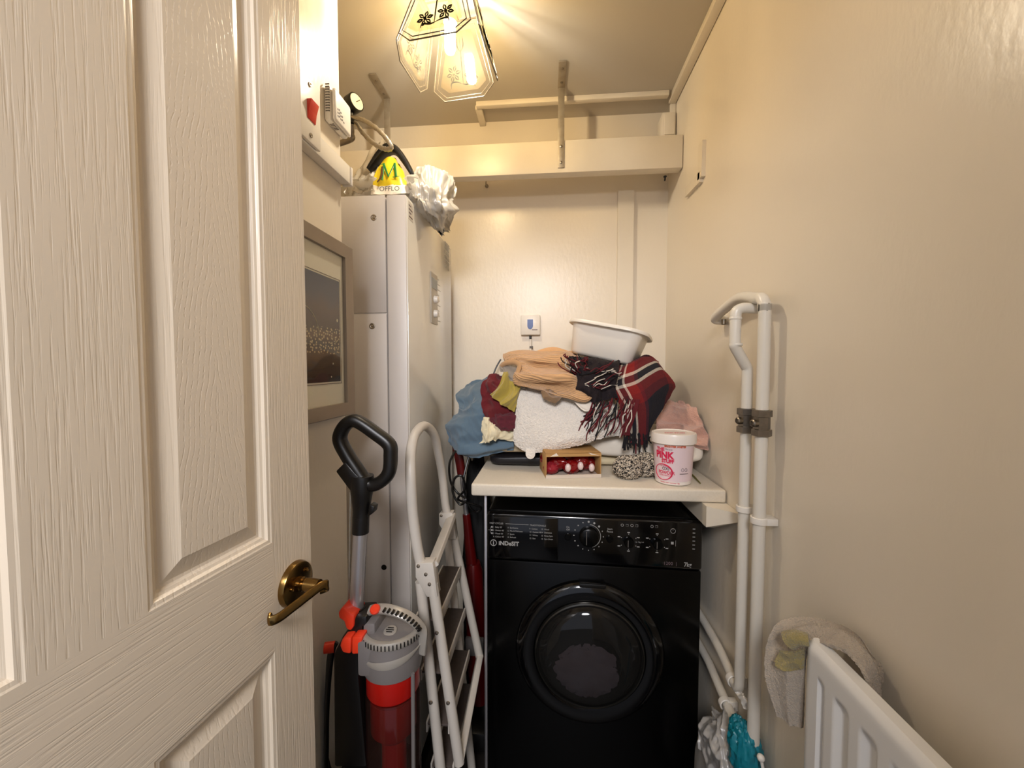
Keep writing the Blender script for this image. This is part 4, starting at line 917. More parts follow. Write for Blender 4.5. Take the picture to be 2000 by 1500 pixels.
# ---------------------------------------------------------------- upright vacuum cleaner
VY = 0.775
va = thing('vacuum_cleaner', 'grey, red and black upright vacuum cleaner with a black loop handle', 'vacuum cleaner', (-0.335, VY, 0))
def vp(px, py, dy=0.0): return at(px, py, VY+dy)
lp0 = [(664, 858), (672, 834), (688, 822), (704, 826), (733, 846), (760, 868), (763, 890), (761, 918), (750, 936), (729, 947), (712, 938), (695, 914), (678, 888)]
loop = spline([vp(*q) for q in lp0], 84, closed=True)
MB().tube(loop, 0.0130, n=14, closed=True, sec=(1.2, 1.0), up=(0, -1, 0), sq=0.75).build('loop_handle', M['dark'], va)
s = MB(); s.tube(spline([vp(708, 928), vp(707, 955), vp(706, 985), vp(705, 1012)], 16), [0.021+0.002*math.sin(i*0.35)-0.00022*i for i in range(17)], n=18, sec=(1, 1), up=(0, -1, 0), sq=0.85)
s.tube([vp(705, 1008), vp(704, 1040)], 0.0168, n=18)
s.build('handle_neck', M['dark'], va)
st_ = MB(); st_.prism([vp(655, 921, -0.016), vp(674, 902, -0.016), vp(704, 935, -0.016), vp(698, 965, -0.016), vp(684, 960, -0.016)], (0, 0.032, 0), bevel=0.003); st_.build('hook_block', M['dark'], va)
tg = MB(); tg.prism([vp(722, 985, -0.01), vp(731, 990, -0.01), vp(729, 1002, -0.01), vp(718, 1010, -0.01)], (0, 0.02, 0), bevel=0.002); tg.build('release_tab', M['dark'], va)
tube_ = MB(); tube_.tube([vp(704, 1038), vp(696, 1196)], 0.0142, n=24); tube_.build('wand', M['alu'], va)
MB().tube([vp(684.5, 960, 0.012), vp(683, 1050, 0.012), vp(681, 1190, 0.012)], 0.0022, n=8).build('wand_rod', M['steel'], va)
MB().lathe([(0.0165, 0), (0.0165, 0.022), (0.0185, 0.03), (0.0185, 0.036), (0, 0.036)], vp(696, 1218), (0.02, 0, 1), n=24).build('wand_collar', M['dark'], va)
BCx, BCy = vp(768, 1300).x, VY+0.0
# spine
bk_ = MB(); bk_.prism([vp(680, 1206, -0.03), vp(716, 1204, -0.03), vp(716, 1246, -0.03), vp(700, 1262, -0.03), vp(700, 1320, -0.03), vp(716, 1500, -0.03), vp(652, 1500, -0.03), vp(650, 1280, -0.03), vp(668, 1244, -0.03), vp(680, 1228, -0.03)], (0, 0.055, 0), bevel=0.006)
z0 = vp(700, 1500).z
bk_.bx(BCx-0.115, BCx+0.02, VY-0.05, VY+0.06, 0.10, z0+0.01, bevel=0.012); bk_.build('spine', M['dark'], va)
ol = MB(); ol.prism([vp(660, 1196, -0.034), vp(668, 1186, -0.034), vp(692, 1203, -0.034), vp(691, 1224, -0.034), vp(685, 1233, -0.034), vp(676, 1230, -0.034), vp(671, 1214, -0.034), vp(661, 1208, -0.034)], (0, 0.05, 0), bevel=0.004)
ol.build('release_lever', M['orange'], va, label='orange red release lever')
oc = MB(); oc.prism([vp(662, 1262, -0.05), vp(668, 1247, -0.05), vp(686, 1245, -0.05), vp(685, 1279, -0.05), vp(668, 1276, -0.05)], (0, 0.05, 0), bevel=0.005)
oc.prism([vp(687, 1245, -0.052), vp(708, 1244, -0.052), vp(702, 1278, -0.052), vp(686, 1279, -0.052)], (0, 0.05, 0), bevel=0.004); oc.build('orange_cap', M['orange'], va, label='orange red end cap')
oc = MB(); oc.lathe([(0.011, 0), (0.011, 0.02), (0, 0.022)], vp(654, 1263, 0.0), (-1, -0.3, 0), n=16); oc.build('cord_hook', M['orange'], va, label='orange red cord hook')
# motor head: grey drum with silver bands
def ring(z, r, dx=0.0): return [V((BCx+dx+r*math.cos(a), BCy+r*math.sin(a), z)) for a in [2*PI*k/48 for k in range(48)]]
vz = lambda py: at(768, py, VY-0.057).z
z1_, z2_, z3_, z4_ = vz(1266), vz(1291), vz(1322), vz(1334); zt = z1_+0.007
R0 = 0.059
hm = MB(); hm.lathe([(0.0, zt+0.002), (R0*0.62, zt+0.001), (R0*0.86, zt-0.004), (R0*0.98, z1_), (R0*1.02, z2_), (R0*1.03, z2_-0.004), (R0*1.0, z2_-0.006), (R0*1.01, z3_), (R0*0.97, z4_-0.006), (R0*0.9, z4_-0.008)], (BCx, BCy, 0), n=56)
hm.bx(vp(702, 1300).x+0.022, BCx-0.01, BCy-0.054, BCy+0.045, z4_+0.004, z1_+0.006, bevel=0.006)
head = hm.build('motor_head', M['vac_grey'], va)
bn = MB(); bn.tube([V((BCx+(R0*0.95)*math.cos(a), BCy+(R0*0.95)*math.sin(a), z1_+0.001)) for a in [-PI*0.98+PI*1.0*i/40 for i in range(41)]], 0.0085, n=10, sec=(1.0, 0.75), up=(0, 0, 1), sq=0.6); bn.build('vent_band', M['vac_silver'], head)
tt = MB()
for i in range(26):
    a = -PI*0.93+PI*0.92*i/25; tt.box((BCx+R0*1.055*math.cos(a), BCy+R0*1.055*math.sin(a), z1_+0.001), (0.0025, 0.0020, 0.0095), rot=(0, 0, a))
tt.build('vent_slots', M['dark'], head)
sw_ = MB(); rows_ = []
for i in range(31):
    f = i/30; a = -PI*0.72+PI*0.70*f; h = 0.0085*math.sin(PI*min(1, f*0.9+0.1)); zc = z2_-0.012+0.016*f*f
    rows_.append([V((BCx+R0*1.035*math.cos(a), BCy+R0*1.035*math.sin(a), zc-h)), V((BCx+R0*1.06*math.cos(a), BCy+R0*1.06*math.sin(a), zc)), V((BCx+R0*1.035*math.cos(a), BCy+R0*1.035*math.sin(a), zc+h))])
sw_.grid(rows_); sw_.build('silver_swoosh', M['vac_silver'], head)
# carrying handle arch
ha = MB(); ap = [vp(722, 1192, -0.01), vp(745, 1189, -0.015), vp(772, 1194, -0.02), vp(798, 1205, -0.02), vp(818, 1222, -0.015), vp(825, 1240, -0.01), vp(823, 1275, -0.005)]
ha.tube(spline(ap, 40), 0.0072, n=12, sec=(0.7, 1.5), up=(0, -0.5, 1), sq=0.7); hh = ha.build('carry_handle', M['vac_silver'], va)
rb = MB(); sp_ = spline(ap, 40)
for i in range(9, 30, 2): rb.box(sp_[i]+V((0, -0.009, 0.004)), (0.0042, 0.007, 0.007), rot=(0.3, 0.35+0.02*i, 0))
rb.build('grip_slots', M['dark'], hh)
MB().lathe([(0.010, 0), (0.010, 0.004), (0.008, 0.006), (0, 0.0062)], vp(733, 1191, -0.022), (0, -0.55, 0.83), n=24).build('power_button', M['orange'], va, label='round orange red button')
MB().bx(vp(716, 1240).x, vp(745, 1240).x, VY-0.03, VY+0.03, vp(740, 1250).z, vp(740, 1200).z, bevel=0.006).build('head_block', M['vac_grey'], va)
ds = MB(); ds.lathe([(0.013, 0), (0.013, 0.003), (0.010, 0.0045), (0, 0.0045)], V((BCx+0.004, BCy-0.022, zt+0.0005)), (0, -0.25, 1), n=24); dsk = ds.build('filter_dial', M['vac_silver'], head)
ln = MB()
for i in (-1, 0, 1): ln.box(V((BCx+0.004, BCy-0.0235, zt+0.0056))+V((0, 0.0045*i, 0.0011*i)), (0.016-abs(i)*0.004, 0.0016, 0.0012), rot=(0.25, 0, 0))
ln.build('dial_slots', M['dark'], dsk)
# dust bin: red filter above a clear tinted cup
zr = vz(1388)
MB().lathe([(R0*0.90, z4_-0.002), (R0*0.90, zr+0.004), (R0*0.86, zr), (0, zr)], (BCx, BCy, 0), n=48).build('red_filter', M['vac_red'], va)
M['bin'] = film('dust_bin_plastic', '#5a3a34', clear=0.86, transl=0.2, gloss=0.02, rough=0.08, edge=0.25)
MB().lathe([(R0*0.895, zr-0.001), (R0*0.93, zr-0.004), (R0*0.93, 0.16), (R0*0.85, 0.15)], (BCx, BCy, 0), n=48).build('dust_bin', M['bin'], va)
MB().lathe([(R0*0.78, zr-0.012), (R0*0.78, zr-0.08), (R0*0.5, zr-0.1), (R0*0.42, zr-0.1), (R0*0.42, 0.17), (0, 0.17)], (BCx, BCy, 0), n=40).build('cyclone_core', M['vac_red'], va)
MB().tube([V((BCx+0.052, BCy-0.03, z4_)), V((BCx+0.05, BCy-0.03, 0.18))], 0.004, n=8).build('bin_rib', M['vac_grey'], va)
bt_ = MB(); bt_.bx(BCx-0.09, BCx+0.075, BCy-0.08, BCy+0.07, 0.03, 0.14, bevel=0.02, seg=3); bt_.bx(BCx-0.10, BCx+0.10, BCy-0.12, BCy+0.05, 0.002, 0.06, bevel=0.015); bt_.build('floor_head', M['dark'], va)
cs = MB()
for i in range(7):
    o = 0.0042*i
    cs.tube(spline([vp(658, 1255, 0.0+o), vp(650-i, 1275, -0.005+o), vp(643-i*0.6, 1330, -0.01+o), vp(639-i*0.3, 1400, -0.01+o), vp(638, 1480, -0.01+o), V((vp(639, 1500).x+0.002*i, VY-0.01+o, 0.35)), V((vp(645, 1500).x, VY+o, 0.28))], 30), 0.0042, n=8)
cs.build('power_cord', M['dark'], va)

# ---------------------------------------------------------------- step ladder, folded and leaning against the boiler
M['tread'] = pm('dark_tread', '#4a403a', rough=0.7, amt=0.2, nscale=60)
la = thing('step_ladder', 'white tubular folding step ladder leaning by the boiler', 'ladder', (-0.22, 0.99, 0))
NY, FY_ = 0.862, 1.13
def nl(px, py, dy=0): return at(px, py, NY+dy)
def fl_(px, py, dy=0): return at(px, py, FY_+dy)
br0, br1 = nl(832, 1105), fl_(873, 1008)
hoop = [nl(833, 1135), nl(818, 1085), nl(807, 1010), nl(802, 930), at(803, 880, 0.89), at(811, 848, 0.93), at(829, 832, 0.99), at(848, 850, 1.05), at(857, 890, 1.10), fl_(864, 930), fl_(870, 985), fl_(878, 1022)]
MB().tube(spline(hoop, 90), 0.0118, n=16).build('hoop_rail', M['ladder'], la)
def leg(a, ztgt, name, r=0.0118, b=None):
    b2 = a+(b-a)*((ztgt-a.z)/(b.z-a.z))
    MB().tube([a, b2], r, n=16).build(name, M['ladder'], la)
    return b2
fa, fb_ = nl(821, 1135), nl(858, 1480); g0 = leg(fa, 0.012, 'leg', b=fb_)
dv_ = V((0, 0, 0))
fa2 = fl_(872, 1026); fb2 = fa2+(fb_-fa); g1 = leg(fa2, 0.012, 'leg', b=fb2)
ra, rb_ = nl(845, 1140, -0.004), nl(897, 1490, -0.004); leg(ra, rb_.z, 'rear_leg', b=rb_)
ra2, rb2 = fl_(884, 1036, 0.004), fl_(937, 1284, 0.004); leg(ra2, rb2.z, 'rear_leg', b=rb2)
for g in (g0, g1): MB().lathe([(0.0145, -0.012), (0.0145, 0.02), (0.012, 0.022)], g, (0, 0, 1), n=16).build('rubber_foot', M['dark'], la)
# brackets at the hinge
for (c, yy, s) in ((br0, NY, -1), (br1, FY_, 1)):
    bm_ = MB(); zt_, zm, zb_ = c.z+0.012, c.z-0.02, c.z-0.062
    X0 = c.x-0.020
    bm_.prism([(X0, yy-0.0145, zt_), (X0+0.040, yy-0.0145, zt_+0.003), (X0+0.050, yy-0.0145, zb_), (X0+0.026, yy-0.0145, zb_-0.002), (X0, yy-0.0145, zm)], (0, 0.029, 0), bevel=0.002)
    bk2 = bm_.build('hinge_bracket', M['ladder'], la)
    for (dx, dz) in ((0.007, -0.006), (0.024, -0.024), (0.032, -0.046)): MB().lathe([(0.0042, 0), (0.0036, 0.002), (0, 0.003)], V((X0+dx, yy-0.0145, zt_+dz)), (0, -1, 0), n=12).build('rivet', M['screw'], bk2)
def crossbar(p0, p1, w, t, name, tilt):
    d = (p1-p0); mb_ = MB(); mb_.tube([p0, p1], 1.0, n=16, sec=(w/2, t/2), up=(math.cos(tilt), 0, math.sin(tilt)), sq=0.35); return mb_.build(name, M['ladder'], la)
crossbar(V((br0.x+0.014, NY, br0.z-0.0)), V((br1.x+0.014, FY_, br1.z-0.0)), 0.030, 0.012, 'top_bar', 0.5)
for f in (0.2, 0.46, 0.72, 0.93):
    p0 = fa+(g0-fa)*f*0.62; p1 = fa2+(g1-fa2)*f*0.62
    tr_ = MB(); tr_.bx(p0.x-0.024, p0.x+0.024, NY+0.012, FY_-0.012, p0.z-0.004, p0.z+0.001, bevel=0.001); tp0 = tr_.build('tread', M['tread'], la, label='dark ribbed tread plate')
    for dx in (-0.026, 0.026): MB().bx(p0.x+dx-0.002, p0.x+dx+0.002, NY+0.012, FY_-0.012, p0.z-0.022, p0.z+0.004, bevel=0.001).build('tread_lip', M['ladder'], tp0)
crossbar(rb_+V((0.0, 0.0, 0.003)), rb2+V((0, -0.002, 0.003)), 0.024, 0.018, 'rear_crossbar', 1.2)
mid0, mid1 = ra+(rb_-ra)*0.5, ra2+(rb2-ra2)*0.5
for (px, py) in ((853, 1236), (841, 1372), (875, 1373)): MB().lathe([(0.0045, 0), (0.0038, 0.002), (0, 0.003)], nl(px, py, -0.016), (0, -1, 0), n=12).build('rivet', M['screw'], la)
st1 = MB(); a, b = fa2+(fb2-fa2)*0.16, ra2+(rb2-ra2)*0.42; st1.tube([a+V((-0.012, 0.014, 0.02)), b+V((0.0, 0.014, 0))], 0.007, n=10, sec=(1, 0.5)); st1.build('spreader', M['ladder'], la)

# ---------------------------------------------------------------- red stick cleaner and cables in the gap
RYY = 1.33
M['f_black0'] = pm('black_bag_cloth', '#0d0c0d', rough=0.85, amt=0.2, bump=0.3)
rc = thing('stick_cleaner', 'dark red upright floor cleaner standing in the gap left of the washing machine', 'floor cleaner', (-0.25, RYY, 0))
MB().tube(spline([at(890, 862, RYY), at(896, 890, RYY), at(902, 926, RYY)], 12), [0.015]*13, n=14, sq=0.8).build('grip', M['red_deep'], rc)
MB().tube([at(902, 924, RYY), at(911, 1006, RYY)], 0.0085, n=14).build('pole', M['alu'], rc, label='silver pole')
MB().tube([at(911, 1004, RYY), at(921, 1100, RYY)], [0.013, 0.02], n=14).build('neck', M['red_deep'], rc)
p0, p1 = at(925, 1098, RYY), at(932, 1300, RYY)
bd = MB(); bd.tube([p0, p0+V((0.0, 0, -0.03)), p1, V((p1.x+0.012, RYY, 0.12))], [0.022, 0.031, 0.034, 0.036], n=20, sec=(1.2, 1.0)); bd.build('body', M['red_deep'], rc)
MB().bx(p1.x-0.05, p1.x+0.05, RYY-0.09, RYY+0.05, 0.003, 0.07, bevel=0.015).build('floor_nozzle', M['dark'], rc)
MB().bx(p1.x-0.032, p1.x+0.03, RYY-0.05, RYY-0.033, 0.30, 0.36, bevel=0.004).build('front_badge', M['vac_grey'], rc)
cbm = MB()
cpts = [(890, 880, 1.24), (878, 905, 1.22), (880, 940, 1.22), (893, 962, 1.22), (910, 975, 1.2), (898, 985, 1.2), (884, 960, 1.2), (888, 935, 1.2), (902, 930, 1.2), (908, 955, 1.21), (895, 975, 1.22), (925, 985, 1.24), (940, 992, 1.25), (930, 1000, 1.25), (915, 985, 1.24), (905, 945, 1.24), (912, 905, 1.26), (920, 880, 1.28)]
cbm.tube(spline([at(*q) for q in cpts], 150), 0.0036, n=8)
tag(cbm.build('black_cable', M['dark']), 'tangled black cable hanging in the gap between boiler and worktop', 'cable')
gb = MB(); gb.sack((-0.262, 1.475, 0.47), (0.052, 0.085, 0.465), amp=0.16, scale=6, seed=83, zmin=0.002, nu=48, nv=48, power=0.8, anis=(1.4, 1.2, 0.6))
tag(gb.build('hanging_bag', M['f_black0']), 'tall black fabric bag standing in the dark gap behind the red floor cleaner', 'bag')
cb2 = MB(); cb2.tube(spline([at(978, 702, 1.58), at(968, 720, 1.57), at(960, 745, 1.56), at(950, 790, 1.56), at(935, 860, 1.58), at(930, 920, 1.6)], 30), 0.0032, n=8)
tag(cb2.build('thin_cable', M['dark']), 'thin dark cable dropping behind the laundry at its left', 'cable')

# ---------------------------------------------------------------- laundry pile on the worktop
def fabric(name, hexc, **k):
    d = dict(rough=0.92, amt=0.06, nscale=14, bump=0.35, bscale=500, sheen=0.25); d.update(k); return pm(name, hexc, **d)
M['f_blue'] = fabric('blue_cotton', '#566d7f', bump=0.1)
M['f_burg'] = fabric('burgundy_fleece', '#640c18', sheen=0.08)
M['f_maroon'] = fabric('maroon_jersey', '#5c1826', sheen=0.1)
M['f_olive'] = fabric('olive_cotton', '#a8943c', bump=0.1)
M['f_cream'] = fabric('cream_cotton', '#e6dab8', bump=0.15)
M['f_towel'] = fabric('white_towelling', '#efe7dc', bump=1.0, bscale=230, sheen=0.4)
M['f_white'] = fabric('white_sheet', '#ece3d4', bump=0.1)
M['f_offw'] = fabric('off_white_sheet', '#d8c9a6', bump=0.1)
M['f_grey'] = fabric('grey_jersey', '#8f857a', bump=0.2)
M['f_pink'] = fabric('pink_towelling', '#cf9f8c', bump=0.9, bscale=300, sheen=0.4)
M['f_black'] = pm('black_bag_fabric', '#16151a', rough=0.45, amt=0.2, bump=0.2)
M['f_navy'] = fabric('navy_wool', '#160a10', bump=0.6, bscale=300, sheen=0.0)

def ribbed(name, hexc, freq, rot=0.0):
    m, t, ns, lk = nt(name); out = N(t, 'ShaderNodeOutputMaterial'); b = N(t, 'ShaderNodeBsdfPrincipled', Roughness=0.9); lk.new(b.outputs[0], out.inputs[0])
    tc = N(t, 'ShaderNodeTexCoord'); mp = N(t, 'ShaderNodeMapping'); mp.inputs['Rotation'].default_value = (0, 0, rot); lk.new(tc.outputs['UV'], mp.inputs[0])
    wv = N(t, 'ShaderNodeTexWave', Scale=freq, Distortion=1.2); wv.bands_direction = 'Y'; wv.inputs['Detail Scale'].default_value = 0.4; lk.new(mp.outputs[0], wv.inputs['Vector'])
    bp = N(t, 'ShaderNodeBump', Strength=0.9, Distance=0.0022); lk.new(wv.outputs['Fac'], bp.inputs['Height']); lk.new(bp.outputs[0], b.inputs['Normal'])
    mx = N(t, 'ShaderNodeMix', data_type='RGBA'); c = lin(hexc); mx.inputs[6].default_value = tuple(x*0.72 for x in c[:3])+(1,); mx.inputs[7].default_value = c
    lk.new(wv.outputs['Fac'], mx.inputs[0]); lk.new(mx.outputs[2], b.inputs['Base Color']); b.inputs['Sheen Weight'].default_value = 0.25
    return m
def tartan(name):
    m, t, ns, lk = nt(name); out = N(t, 'ShaderNodeOutputMaterial'); b = N(t, 'ShaderNodeBsdfPrincipled', Roughness=0.95); lk.new(b.outputs[0], out.inputs[0])
    tc = N(t, 'ShaderNodeTexCoord'); sp = N(t, 'ShaderNodeSeparateXYZ'); lk.new(tc.outputs['UV'], sp.inputs[0])
    def sett(sock):
        fr_ = N(t, 'ShaderNodeMath', operation='FRACT'); lk.new(sock, fr_.inputs[0])
        r = N(t, 'ShaderNodeValToRGB'); r.color_ramp.interpolation = 'CONSTANT'; lk.new(fr_.outputs[0], r.inputs[0])
        e = r.color_ramp.elements; st = [(0, '#100e18'), (0.36, '#600c12'), (0.46, '#781210'), (0.56, '#d8cbb8'), (0.60, '#17141c'), (0.68, '#d8cbb8'), (0.72, '#781210'), (0.88, '#44091a'), (0.94, '#100e18')]
        e[0].position, e[0].color = 0, lin(st[0][1]); e[1].position, e[1].color = st[1][0], lin(st[1][1])
        for p_, h_ in st[2:]: q = e.new(p_); q.color = lin(h_)
        return r.outputs[0]
    u = N(t, 'ShaderNodeMath', operation='MULTIPLY_ADD'); u.inputs[1].default_value = 1.1; u.inputs[2].default_value = 0.45; lk.new(sp.outputs[0], u.inputs[0])
    v = N(t, 'ShaderNodeMath', operation='MULTIPLY_ADD'); v.inputs[1].default_value = 1.25; v.inputs[2].default_value = 0.0; lk.new(sp.outputs[1], v.inputs[0])
    a, c = sett(u.outputs[0]), sett(v.outputs[0])
    ck = N(t, 'ShaderNodeTexNoise', Scale=900.0); lk.new(tc.outputs['UV'], ck.inputs['Vector'])
    rm = N(t, 'ShaderNodeMapRange'); rm.inputs[1].default_value = 0.4; rm.inputs[2].default_value = 0.6; lk.new(ck.outputs['Fac'], rm.inputs[0])
    mx = N(t, 'ShaderNodeMix', data_type='RGBA'); lk.new(rm.outputs[0], mx.inputs[0]); lk.new(a, mx.inputs[6]); lk.new(c, mx.inputs[7])
    lk.new(mx.outputs[2], b.inputs['Base Color'])
    n2 = N(t, 'ShaderNodeTexNoise', Scale=400.0); lk.new(tc.outputs['Object'], n2.inputs['Vector']); bp = N(t, 'ShaderNodeBump', Strength=0.6, Distance=0.002); lk.new(n2.outputs['Fac'], bp.inputs['Height']); lk.new(bp.outputs[0], b.inputs['Normal'])
    return m
M['f_rib'] = ribbed('ribbed_beige_knit', '#d6a878', 16)
M['f_tartan'] = tartan('red_navy_tartan')

# folded white bedding underneath: rounded slabs
def folded(name, x0, x1, y0, y1, z0, z1, mat, label, cat, seed, sag=0.01, skew=0.0, e=0.28, parent=None, group=None):
    P = []; nu, nv = 60, 18; cx_, cy_ = (x0+x1)/2, (y0+y1)/2
    for i in range(nv+1):
        th = -PI/2+PI*i/nv; row = []
        for j in range(nu):
            ph = 2*PI*j/nu
            sg = lambda c, e: math.copysign(abs(c)**e, c)
            k = abs(math.cos(th))**0.28
            x = cx_+sg(math.cos(ph), e)*(x1-x0)/2*k; y = cy_+sg(math.sin(ph), e)*(y1-y0)/2*k
            y -= skew*(x-cx_)*max(0, -math.sin(ph))**e
            z = (z0+z1)/2+sg(math.sin(th), 0.6)*(z1-z0)/2
            q = noise.noise(V((x*14+seed*9, y*14, z*30)))
            z += q*sag if i > nv*0.45 else 0
            y += noise.noise(V((x*18+seed*5, z*40, 3.0)))*0.008
            row.append(V((x, y, max(z, z0))))
        P.append(row)
    mb_ = MB(); mb_.grid(P, closed_u=True); o = mb_.build(name, mat, parent, angle=60)
    return tag(o, label, cat, group)
T = WTZ+0.0015
folded('folded_sheet', 0.045, 0.452, 1.275, 1.58, T, T+0.030, M['f_offw'], 'cream folded sheet at the bottom of the pile, behind the cardboard box', 'sheet', 1, sag=0.004)
folded('folded_duvet', 0.030, 0.456, 1.235, 1.60, T+0.031, T+0.10, M['f_white'], 'white folded duvet in the middle of the pile, its round end by the right wall', 'duvet', 2, sag=0.006, skew=0.30, e=0.16)
folded('black_bag', -0.19, 0.04, 1.245, 1.58, T, T+0.040, M['f_black'], 'flat black bag at the bottom left of the laundry pile', 'bag', 3, sag=0.006)
folded('patterned_cloth', -0.185, 0.03, 1.25, 1.56, T+0.041, T+0.070, pm('patterned_cotton', '#cdbd9c', rough=0.9, nscale=9, hex2='#a8977c'), 'beige patterned folded cloth just above the black bag', 'cloth', 4, sag=0.006)
# blue duvet cover bulging over the left end
bl = MB(); NZ = []
BLp = [[(880, 868, 1.30), (900, 886, 1.27), (930, 893, 1.255), (965, 888, 1.25), (1003, 876, 1.25)],
       [(877, 850, 1.30), (898, 868, 1.25), (930, 872, 1.235), (965, 868, 1.235), (1003, 858, 1.24)],
       [(877, 830, 1.31), (900, 838, 1.26), (930, 846, 1.245), (965, 838, 1.24), (1003, 830, 1.25)],
       [(891, 812, 1.32), (908, 814, 1.28), (930, 815, 1.265), (965, 812, 1.26), (1005, 806, 1.27)],
       [(902, 797, 1.34), (914, 794, 1.31), (930, 785, 1.29), (965, 783, 1.28), (1005, 780, 1.30)],
       [(892, 778, 1.37), (910, 768, 1.36), (935, 757, 1.34), (968, 755, 1.34), (1005, 752, 1.35)],
       [(906, 762, 1.46), (920, 752, 1.45), (942, 745, 1.44), (970, 742, 1.44), (1005, 740, 1.44)],
       [(905, 790, 1.56), (920, 775, 1.57), (942, 765, 1.58), (970, 760, 1.58), (1005, 758, 1.58)]]
bl = cloth('blue_bedding', BLp, M['f_blue'], None, nu=90, nv=90, thick=0.006, folds=[(0.018, 1.2, 4.5), (0.012, 2.5, 7.0), (0.003, 9, 12)], seed=15)
tag(bl, 'blue grey crumpled bedding hanging over the left end of the worktop', 'bedding')
# burgundy fleece
BU = [[(953, 826, 1.222), (975, 833, 1.212), (1006, 836, 1.212)], [(944, 800, 1.22), (970, 806, 1.20), (1006, 812, 1.205)], [(941, 775, 1.225), (962, 778, 1.205), (1000, 790, 1.21)], [(945, 750, 1.24), (958, 752, 1.215), (985, 768, 1.225)], [(955, 736, 1.265), (970, 736, 1.245), (990, 748, 1.25)], [(966, 735, 1.31), (978, 738, 1.30), (1000, 745, 1.30)]]
tag(cloth('burgundy_fleece', BU, M['f_burg'], None, nu=44, nv=60, thick=0.010, folds=[(0.012, 2.0, 2.6), (0.006, 3, 9)], seed=17), 'burgundy fleece garment on the left of the pile over the blue bedding', 'clothes')
MA = [[(962, 831, 1.208), (980, 840, 1.195), (1006, 842, 1.20)], [(955, 820, 1.21), (978, 824, 1.19), (1006, 826, 1.195)], [(952, 806, 1.215), (976, 808, 1.195), (1008, 812, 1.20)], [(968, 800, 1.23), (985, 800, 1.22), (1010, 803, 1.22)]]
tag(cloth('maroon_jersey', MA, M['f_maroon'], None, nu=36, nv=24, thick=0.006, folds=[(0.009, 3, 4), (0.004, 8, 6)], seed=18), 'maroon crumpled garment under the olive shirt beside the white towel', 'clothes')
# olive shirt
OL = [[(955, 770, 1.195), (978, 788, 1.185), (1004, 806, 1.19)], [(968, 758, 1.195), (990, 778, 1.18), (1009, 792, 1.185)], [(978, 746, 1.20), (1000, 765, 1.185), (1014, 778, 1.19)], [(982, 732, 1.215), (1004, 748, 1.20), (1020, 760, 1.20)], [(986, 722, 1.25), (1008, 735, 1.24), (1026, 748, 1.24)]]
tag(cloth('olive_shirt', OL, M['f_olive'], None, nu=44, nv=40, thick=0.004, folds=[(0.018, 2.6, 1.0), (0.006, 5, 2.0)], seed=19), 'olive yellow shirt with a pointed collar tip left of the white towel', 'shirt')
# cream cloth knot
CC = [[(936, 866, 1.215), (950, 864, 1.20), (955, 862, 1.205), (975, 858, 1.215), (1005, 862, 1.22)], [(944, 848, 1.21), (952, 846, 1.19), (962, 848, 1.19), (982, 846, 1.205), (1005, 848, 1.215)], [(943, 832, 1.21), (949, 826, 1.195), (962, 834, 1.195), (985, 836, 1.21), (1005, 838, 1.22)], [(946, 816, 1.215), (950, 815, 1.205), (962, 824, 1.215), (985, 830, 1.225), (1005, 830, 1.235)]]
cco = thing('cream_cloth', 'small cream cloth with a pointed corner in front of the blue bedding', 'cloth', at(960, 860, 1.21))
cloth('cloth_sheet', CC, M['f_cream'], cco, nu=60, nv=36, thick=0.004, folds=[(0.010, 5, 2.0), (0.004, 9, 4)], seed=22)
MB().prism([at(940, 840, 1.20), at(966, 836, 1.185), at(972, 842, 1.19), at(962, 860, 1.19), at(953, 864, 1.19), at(946, 856, 1.195)], (0, 0.012, 0), bevel=0.003).build('cloth_corner', M['f_cream'], cco)
# big white towel
TW = [[(1006, 868, 1.205), (1030, 884, 1.195), (1075, 880, 1.19), (1120, 872, 1.19), (1165, 858, 1.20), (1230, 848, 1.215)],
      [(1004, 850, 1.20), (1032, 862, 1.185), (1075, 862, 1.178), (1120, 856, 1.178), (1168, 842, 1.19), (1232, 836, 1.21)],
      [(1006, 820, 1.20), (1036, 826, 1.185), (1078, 828, 1.178), (1120, 826, 1.178), (1165, 820, 1.19), (1228, 822, 1.215)],
      [(1009, 795, 1.20), (1040, 798, 1.19), (1080, 800, 1.185), (1120, 802, 1.185), (1155, 804, 1.195), (1215, 812, 1.22)],
      [(1013, 772, 1.205), (1045, 774, 1.20), (1080, 776, 1.195), (1118, 784, 1.20), (1150, 792, 1.21), (1205, 798, 1.24)],
      [(1018, 755, 1.23), (1048, 755, 1.225), (1082, 758, 1.225), (1118, 766, 1.23), (1150, 776, 1.24), (1200, 780, 1.27)],
      [(1022, 745, 1.30), (1050, 742, 1.30), (1085, 744, 1.30), (1118, 750, 1.31), (1150, 758, 1.32), (1200, 762, 1.34)],
      [(1022, 745, 1.36), (1050, 742, 1.37), (1085, 744, 1.38), (1118, 750, 1.38), (1150, 758, 1.38), (1200, 762, 1.38)]]
tw = cloth('bath_towel', TW, M['f_towel'], None, nu=110, nv=90, thick=0.008, folds=[(0.012, 1.8, 1.3)], fuzz=0.0035, seed=25)
tag(tw, 'large white towelling bath towel draped over the front of the pile', 'towel')
TL = MB(); TL.prism([at(1027, 876, 1.186)]+[at(1036-9.5*math.cos(a), 886+11*math.sin(a), 1.186) for a in [PI*i/10 for i in range(11)]]+[at(1046, 876, 1.186)], (0, 0.006, 0), bevel=0.001); TL.build('corner_tab', M['f_towel'], tw)
